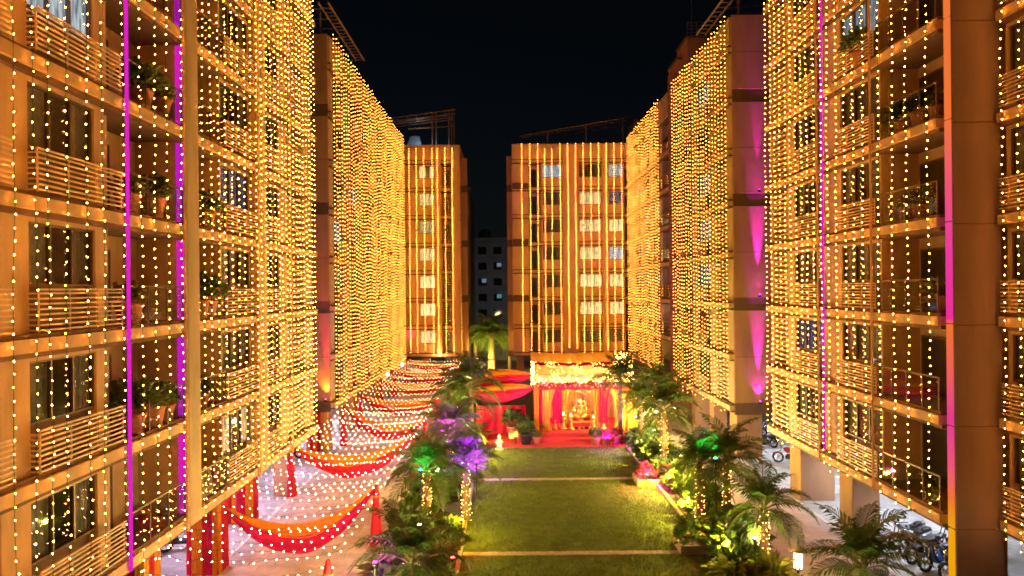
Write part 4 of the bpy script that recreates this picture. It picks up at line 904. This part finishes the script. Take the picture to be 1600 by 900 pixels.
shrub(at(1140, 23.6), 23.4, .05, 'spiky', 1.1, 'bright spiky plant in front of the low palm base'); shrub(at(1150, 25.2), 25.2, .05, 'yellow', 1.5, 'large yellow green shrub between the near planter and the low palm')
# colour garden spots
def garden_spot(x, y, z, col, e, label, aim=(0, 0, 1), size=100, point=False):
    t = thing('garden_spot', label, 'garden light', (x, y, z), 0, 'coloured garden spots')
    MB().tube([(0, 0, -z + .03), (0, 0, .2)], .02, 5).build('stake', black, t)
    MB().lathe([(.04, .2), (.08, .23), (.085, .32), (.07, .32), (0, .30)], 10).build('housing', black, t)
    MB().lathe([(.068, .322), (.03, .34), (0, .345)], 10).build('lens', mat('spot_lens_%d_%d_%d' % tuple(int(c * 99) for c in col), emit=col, es=25), t)
    rot = Vector(aim).to_track_quat('-Z', 'Y').to_euler()
    lamp('beam', 'POINT' if point else 'SPOT', e * 12, col, t, (0, 0, .42), tuple(rot), shadow_soft_size=.05, **({} if point else dict(spot_size=R(size), spot_blend=.7)))
YG = (.95, .75, .05); GRN = (.02, 1, .25); VIO = (.20, .005, 1); PUR = (.55, .008, 1); REDL = (1, .03, .03)
garden_spot(at(655, 26.6), 26.5, 2.7, GRN, 22, 'green garden spot on a tall stake aimed at the palm by the path', (0, 1, .0), 75)
garden_spot(at(742, 28.2), 28.0, 2.6, VIO, 190, 'violet garden spot on a tall stake aimed at the palm leaning over the lawn', (-.25, 1, -.1), 80)
garden_spot(at(690, 33.4), 33.3, 2.8, PUR, 120, 'purple garden spot on a tall stake aimed at the palm by the second swag', (.2, 1, -.1), 75)
garden_spot(at(748, 37.2), 37.0, 1.5, PUR, 34, 'purple garden spot by the lawn corner', (-.2, 1, 0), 110); garden_spot(at(722, 32.2), 31.8, 1.6, VIO, 160, 'blue violet garden spot low between the two violet lit palms', (0, 1, .2), 110)
garden_spot(at(585, 19.6), 19.3, 2.0, PUR, 30, 'magenta garden spot aimed at the lowest broad palm', (0, 1, -.1), 80); garden_spot(at(705, 22.8), 22.4, .9, REDL, 22, 'red garden spot beside the lowest broad palm', (0, 1, 0), 80)
garden_spot(at(1006, 34.6), 34.3, .30, (1, .03, .25), 30, 'red and magenta garden spot in the far planter box', (0, 0, 1), 140, True); garden_spot(at(1112, 27), 26.7, 3.0, GRN, 22, 'green garden spot on a tall stake by the palm beside the drive', (0, 1, .35), 50)
garden_spot(at(946, 43), 42.9, .3, PUR, 14, 'purple garden spot at the carpet end', (0, .5, 1), 140, True); garden_spot(at(1093, 26), 26.0, .25, (1, .1, .1), 14, 'pink garden spot in the near planter box', (0, 0, 1), 140, True)
for i, (x_, y_, e_) in enumerate(((-1.9, 27.4, 7), (7.7, 29.4, 18), (7.6, 38.5, 46), (7.7, 24.4, 30), (-1.9, 39.8, 24), (7.8, 33.2, 26))): garden_spot(x_, y_, .45, YG, e_ * 2.0, '%s yellow garden spot grazing the lawn, counted from the near strip' % nth(i + 1), (0, 0, 1), 170, True)
for i, (x_, y_, e_) in enumerate(((-3.3, 31.6, 16), (-3.0, 43.6, 30), (8.6, 40.2, 30), (8.6, 34.0, 22), (8.2, 22.8, 7), (-3.2, 24.4, 10), (8.3, 44.5, 30), (-4.2, 18.4, 14), (9.3, 17.6, 4), (-2.2, 33.0, 14))): garden_spot(x_, y_, 1.3, (1, .82, .30), e_ * 1.5, '%s amber spot added deep in the beds to brighten the palms' % nth(i + 1), (0, 0, 1), 170, True)  # amber spots raised and added to brighten the palm fronds
garden_spot(at(762, 76), 76, .05, (1, .72, .1), 170, 'yellow garden flood at the foot of the big far palm', (0, .5, 1), 150)
garden_spot(at(745, 73), 74, 2.2, (.9, .85, .2), 80, 'yellow flood added on a stake to light the far palm crowns', (.25, 1, .35), 100)  # second flood, added so the far palm crowns catch light

# ------------------------------------------------------------------ balcony plants and clutter
def balcony_plant(X, Y_, k, kind, s, lb):
    potted(X, Y_, s, kind, lb, Z0 + 3 * k + .51, terracotta, 'balcony plants')
for (Y_, k, kind, s, lb) in ((18.6, 1, 'big', 1.3, 'broad leaved plant behind the glass rail, beside the magenta strip on the second floor'), (19.6, 1, 'round', 1.4, 'round leafy plant behind the glass rail on the second floor'), (20.3, 1, 'round', 1.2, 'smaller leafy plant at the magenta pilaster on the second floor'),
      (18.5, 3, 'yellow', 1.2, 'yellow leafed balcony plant next to the magenta strip, fourth floor'), (19.2, 4, 'big', 1.2, 'balcony plant high beside the magenta strip'), (22.6, 2, 'round', 1.4, 'leafy plant past the magenta pilaster on the third floor'), (23.3, 2, 'big', 1.3, 'second leafy plant past the magenta pilaster on the third floor'), (18.5, 2, 'yellow', 1.3, 'yellow green plant beside the magenta strip, third floor'), (19.8, 3, 'round', 1.3, 'round bushy plant under the glass rail, fourth floor'), (20.2, 4, 'yellow', 1.3, 'yellow leafed plant by the magenta pilaster, fifth floor'), (23.2, 3, 'round', 1.3, 'bushy plant past the magenta pilaster, fourth floor'), (22.7, 1, 'round', 1.1, 'plant past the magenta pilaster on the second floor')):
    balcony_plant(XA - .10, Y_, k, kind, s, lb)
for (Y_, k, kind, s, lb) in ((22.4, 3, 'round', 1.1, 'balcony plant strung with lights near the fin wall, fourth floor'), (23.2, 3, 'yellow', 1.0, 'second balcony plant near the fin wall, fourth floor'), (21.5, 4, 'yellow', 1.1, 'balcony plant beside the fin wall, fifth floor'), (22.4, 4, 'round', 1.2, 'round balcony plant along the glass rail, fifth floor'), (21.4, 2, 'spiky', 1.2, 'spiky balcony plant beside the fin wall, third floor'), (23.4, 4, 'big', 1.0, 'broad leaved balcony plant, fifth floor'), (25.4, 5, 'big', 1.2, 'window ledge plant high over the louvred rail')):
    balcony_plant(XD + (.35 if kind != 'spiky' else .5) * (1 if k != 5 else -.3), Y_, k, kind, s, lb)
# things stored on the lowest glass balcony
for (y0, w_, h_, m_, lb) in ((22.05, .35, .75, mat('board_red', (.45, .12, .06), .7), 'small red board leaning inside the lowest balcony rail'), (22.5, .55, .95, mat('board_tan', (.55, .40, .22), .7), 'tan board leaning inside the lowest balcony rail'), (23.1, .28, .9, MATS['board_tan'], 'narrow tan board beside a dark one'), (23.55, .35, .95, curt2, 'dark board between two tan ones'), (24.0, .2, 1.0, MATS['board_tan'], 'slim tan board at the end of the balcony')):
    b = MB().bbox(-.02, .02, 0, w_, 0, h_, .008).build('storage_board', m_, None, (XA + .02, y0, Z0 + .51)); b.rotation_euler = (0, R(-6), 0); tag(b, lb, 'board', 'boards stored on the lowest balcony')

# ------------------------------------------------------------------ motorcycles, scooters, cars
def wheel(r, w):
    mb = MB(); n = 18
    mb.m(0).tube([(r * math.cos(2 * math.pi * i / n), 0, r * math.sin(2 * math.pi * i / n)) for i in range(n + 1)], w, 6, False)
    ri = MB().tube([((r - w) * math.cos(2 * math.pi * i / n), 0, (r - w) * math.sin(2 * math.pi * i / n)) for i in range(n + 1)], .018, 4, False)
    for k in range(5):
        a = k * 1.2566; ri.tube([(0, 0, 0), ((r - w) * math.cos(a), 0, (r - w) * math.sin(a))], .016, 4)
    ri.tube([(0, -.05, 0), (0, .05, 0)], .05, 8)
    return mb.mesh('tyre', rubber), ri.mesh('rim', chrome)
WM = wheel(.27, .055)
def extrude(mb, prof, w, bev=.04):
    """side profile in x,z with rounded-off flanks of half-width w"""
    c = Vector((sum(p[0] for p in prof) / len(prof), 0, sum(p[1] for p in prof) / len(prof))); n = len(prof); rings = []
    for y_, k in ((-w, .86), (-w * .72, .98), (0, 1.02), (w * .72, .98), (w, .86)): rings.append([(c.x + (p[0] - c.x) * k, y_, c.z + (p[1] - c.z) * k) for p in prof])
    mb.sheet([r_ + [r_[0]] for r_ in rings]); mb.add(rings[0], [tuple(range(n))]); mb.add(rings[-1], [tuple(range(n))[::-1]]); return mb
def two_wheeler(kind, paint_):
    t = link(kind, None)
    for nm_, x_ in (('front_wheel', .64), ('rear_wheel', -.60)):
        w_ = link(nm_, WM[0], t, (x_, 0, .325)); link('rim', WM[1], w_)
    if kind == 'motorcycle':
        extrude(MB(), [(-.05, .62), (.15, .60), (.34, .74), (.36, .86), (.2, .93), (-.02, .86)], .14).build('fuel_tank', paint_, t)
        extrude(MB(), [(-.22, .28), (.22, .26), (.28, .42), (.16, .56), (-.14, .58), (-.26, .46)], .13).build('engine', black, t)
        extrude(MB(), [(-.72, .80), (-.35, .70), (-.02, .72), (.0, .82), (-.35, .80), (-.70, .90)], .12).build('seat', seat_m, t)
        extrude(MB(), [(-.92, .80), (-.60, .60), (-.25, .60), (-.25, .72), (-.62, .78), (-.92, .90)], .09).build('tail', paint_, t)
        MB().tube([(.05, .16, .28), (-.4, .18, .30), (-.85, .18, .40)], [.03, .045, .05], 7).build('exhaust', chrome, t)
    else:
        extrude(MB(), [(-.80, .78), (-.74, .46), (-.36, .34), (.18, .27), (.28, .33), (-.10, .42), (-.16, .72)], .19).build('body', paint_, t)
        extrude(MB(), [(.24, .28), (.40, .40), (.52, .95), (.44, .99), (.34, .62), (.2, .38)], .20).build('front_shield', paint_, t)
        extrude(MB(), [(-.82, .80), (-.10, .74), (-.06, .82), (-.40, .88), (-.80, .90)], .14).build('seat', seat_m, t)
    extrude(MB(), [(.40, .58), (.60, .66), (.90, .56), (.94, .48), (.64, .60), (.42, .52)], .07).build('mudguard', paint_, t)
    for s_ in (-1, 1): MB().tube([(.64, s_ * .085, .33), (.44, s_ * .085, .95)], .022, 6).build('fork', chrome, t)
    MB().tube([(.30, -.36, 1.04), (.42, -.16, 1.02), (.44, 0, 1.0), (.42, .16, 1.02), (.30, .36, 1.04)], .017, 6).build('handlebar', black, t)
    for s_ in (-1, 1): MB().tube([(.38, s_ * .24, 1.04), (.40, s_ * .30, 1.22)], .008, 4).ell((.40, s_ * .32, 1.25), .02, .06, .045).build('mirror', black, t)
    MB().ell((.52, 0, .92), .08, .09, .09).build('headlight', chrome, t)
    MB().box(-.92, -.88, -.06, .06, .72, .79).build('tail_light', mat('tail_red', (.5, .02, .02), .3), t)
    return t
BP = {'black': black, 'red': mat('red_enamel', (.32, .02, .02), .25, .1, 3, spec=.6), 'blue': mat('blue_enamel', (.03, .06, .2), .25, .1, 3, spec=.6), 'grey': mat('grey_enamel', (.22, .23, .25), .3, .1, 3, spec=.6), 'white': mat('white_enamel', (.6, .6, .6), .3, .1, 3, spec=.6)}
BK = [(15.0, 24.6, 'motorcycle', 'black', 200, 'black motorcycle parked beside the warm lit column, at the end of the row'), (15.1, 25.3, 'scooter', 'grey', 205, 'grey scooter parked second in the row under the planted block'), (15.1, 23.9, 'scooter', 'blue', 195, 'dark blue scooter parked closest to the fin wall'), (15.3, 23.2, 'motorcycle', 'black', 200, 'black motorcycle half hidden by the fin wall'), (15.2, 26.0, 'motorcycle', 'grey', 200, 'grey motorcycle parked behind the scooter row'), (16.8, 24.6, 'scooter', 'white', 190, 'white scooter parked in the second row'), (16.9, 25.8, 'motorcycle', 'blue', 190, 'blue motorcycle parked in the second row'),
      (at(1232, 38.4), 38.4, 'motorcycle', 'red', 150, 'red motorcycle parked out in the open between columns'), (at(1195, 42), 42.0, 'motorcycle', 'black', 200, 'black motorcycle with a red tail behind the banded wall column'), (at(1203, 45.5), 45.5, 'scooter', 'blue', 200, 'blue scooter further in behind the banded wall column'), (at(1222, 44.0), 44.0, 'motorcycle', 'grey', 195, 'grey motorcycle under the bright white lamp'),
      (at(1100, 51.5), 51.5, 'scooter', 'grey', 185, 'grey scooter under the stair tower side of the block'), (at(1112, 50), 50.0, 'motorcycle', 'black', 190, 'black motorcycle next to the grey scooter by the stair tower'), (at(1128, 47.6), 47.6, 'motorcycle', 'red', 190, 'red motorcycle glimpsed between two lit columns'),
      (-12.7, 26.5, 'scooter', 'black', 30, 'black scooter parked on the lavender floor between draped columns'), (-13.1, 40.6, 'motorcycle', 'black', 20, 'black motorcycle parked under the uplit end wall'), (-14.0, 41.2, 'scooter', 'white', 20, 'white scooter parked under the uplit end wall')]
proto = {}
for x_, y_, kind, colr, a, lb in BK:
    if (kind, colr) not in proto: o = two_wheeler(kind, BP[colr]); proto[(kind, colr)] = o
    else: o = copy_tree(proto[(kind, colr)])
    o.location = (x_, y_, .014); o.rotation_euler = (R(6), 0, R(a)); tag(o, lb, kind, 'two-wheelers parked under the blocks')
def car(x, y, rz, m, lb):
    t = thing('parked_car', lb, 'car', (x, y, .01), rz, 'cars behind the narrow block')
    extrude(MB(), [(-2.0, .35), (2.0, .35), (2.05, .65), (1.9, .82), (.95, .95), (-1.6, .98), (-2.05, .85)], .82).build('body', m, t)
    extrude(MB(), [(-1.7, .93), (1.0, .93), (.35, 1.42), (-1.35, 1.45)], .70).build('cabin', mat('car_glass', (.03, .035, .04), .1, .05, 3, spec=.8), t)
    for sx in (-1.25, 1.3):
        for sy in (-.75, .75):
            w_ = MB().tube([(sx, sy - .09, .32), (sx, sy + .09, .32)], .31, 16).build('wheel', rubber, t); MB().tube([(sx, sy - .1, .32), (sx, sy + .1, .32)], .17, 10).build('rim', chrome, w_)
    for sy in (-.6, .6): MB().ell((2.02, sy, .68), .06, .16, .09).build('headlight', chrome, t)
car(at(702, 80), 81, R(-90), BP['white'], 'white car parked under the narrow block'); car(at(735, 84), 86, R(180), BP['grey'], 'pale car parked behind the floodlit palm'); car(at(672, 80), 80, R(-90), BP['black'], 'dark car in the shade under the narrow block')
cw = thing('compound_wall', 'pale compound wall far behind the palms in the gap', 'wall', (-20, 96, 0)); MB().box(0, 42, 0, .25, 0, 2.4).build('wall', grey_far, cw); MB().box(0, 42, -.05, .3, 2.4, 2.5).build('coping', white_p, cw)

for x_, y_, e_, lb in ((-7, 112, 110, 'added fill lamp far behind the gap by the compound wall'), (3, 124, 90, 'added fill lamp in front of the distant unlit block')):  # lamps added only to brighten the distant block
    t = thing('fill_lamp', lb, 'added fill lamp', (x_, y_, 0)); MB().tube([(0, 0, 0), (0, 0, 5.6), (0, -.5, 6.0), (0, -1.1, 6.05)], [.08, .06, .05, .04], 8).build('pole', steel, t)
    MB().bbox(-.12, .12, -1.6, -1.0, 5.96, 6.06, .02).build('lamp_head', white_p, t); lamp('glow', 'POINT', e_, (.9, .9, 1), t, (0, 1.0, 6.6), shadow_soft_size=.2)

for r_, xs_ in ((bA, (21.05 - .16, 27.0, 31.1)), (bD, (-24.28, -28.45)), (bG, (-17.1,))):
    for x_ in xs_: MB().tube([(x_, -.335, 2.7), (x_, -.335, 25.5)], .045, 8).build('drain_pipe', slabface, r_)
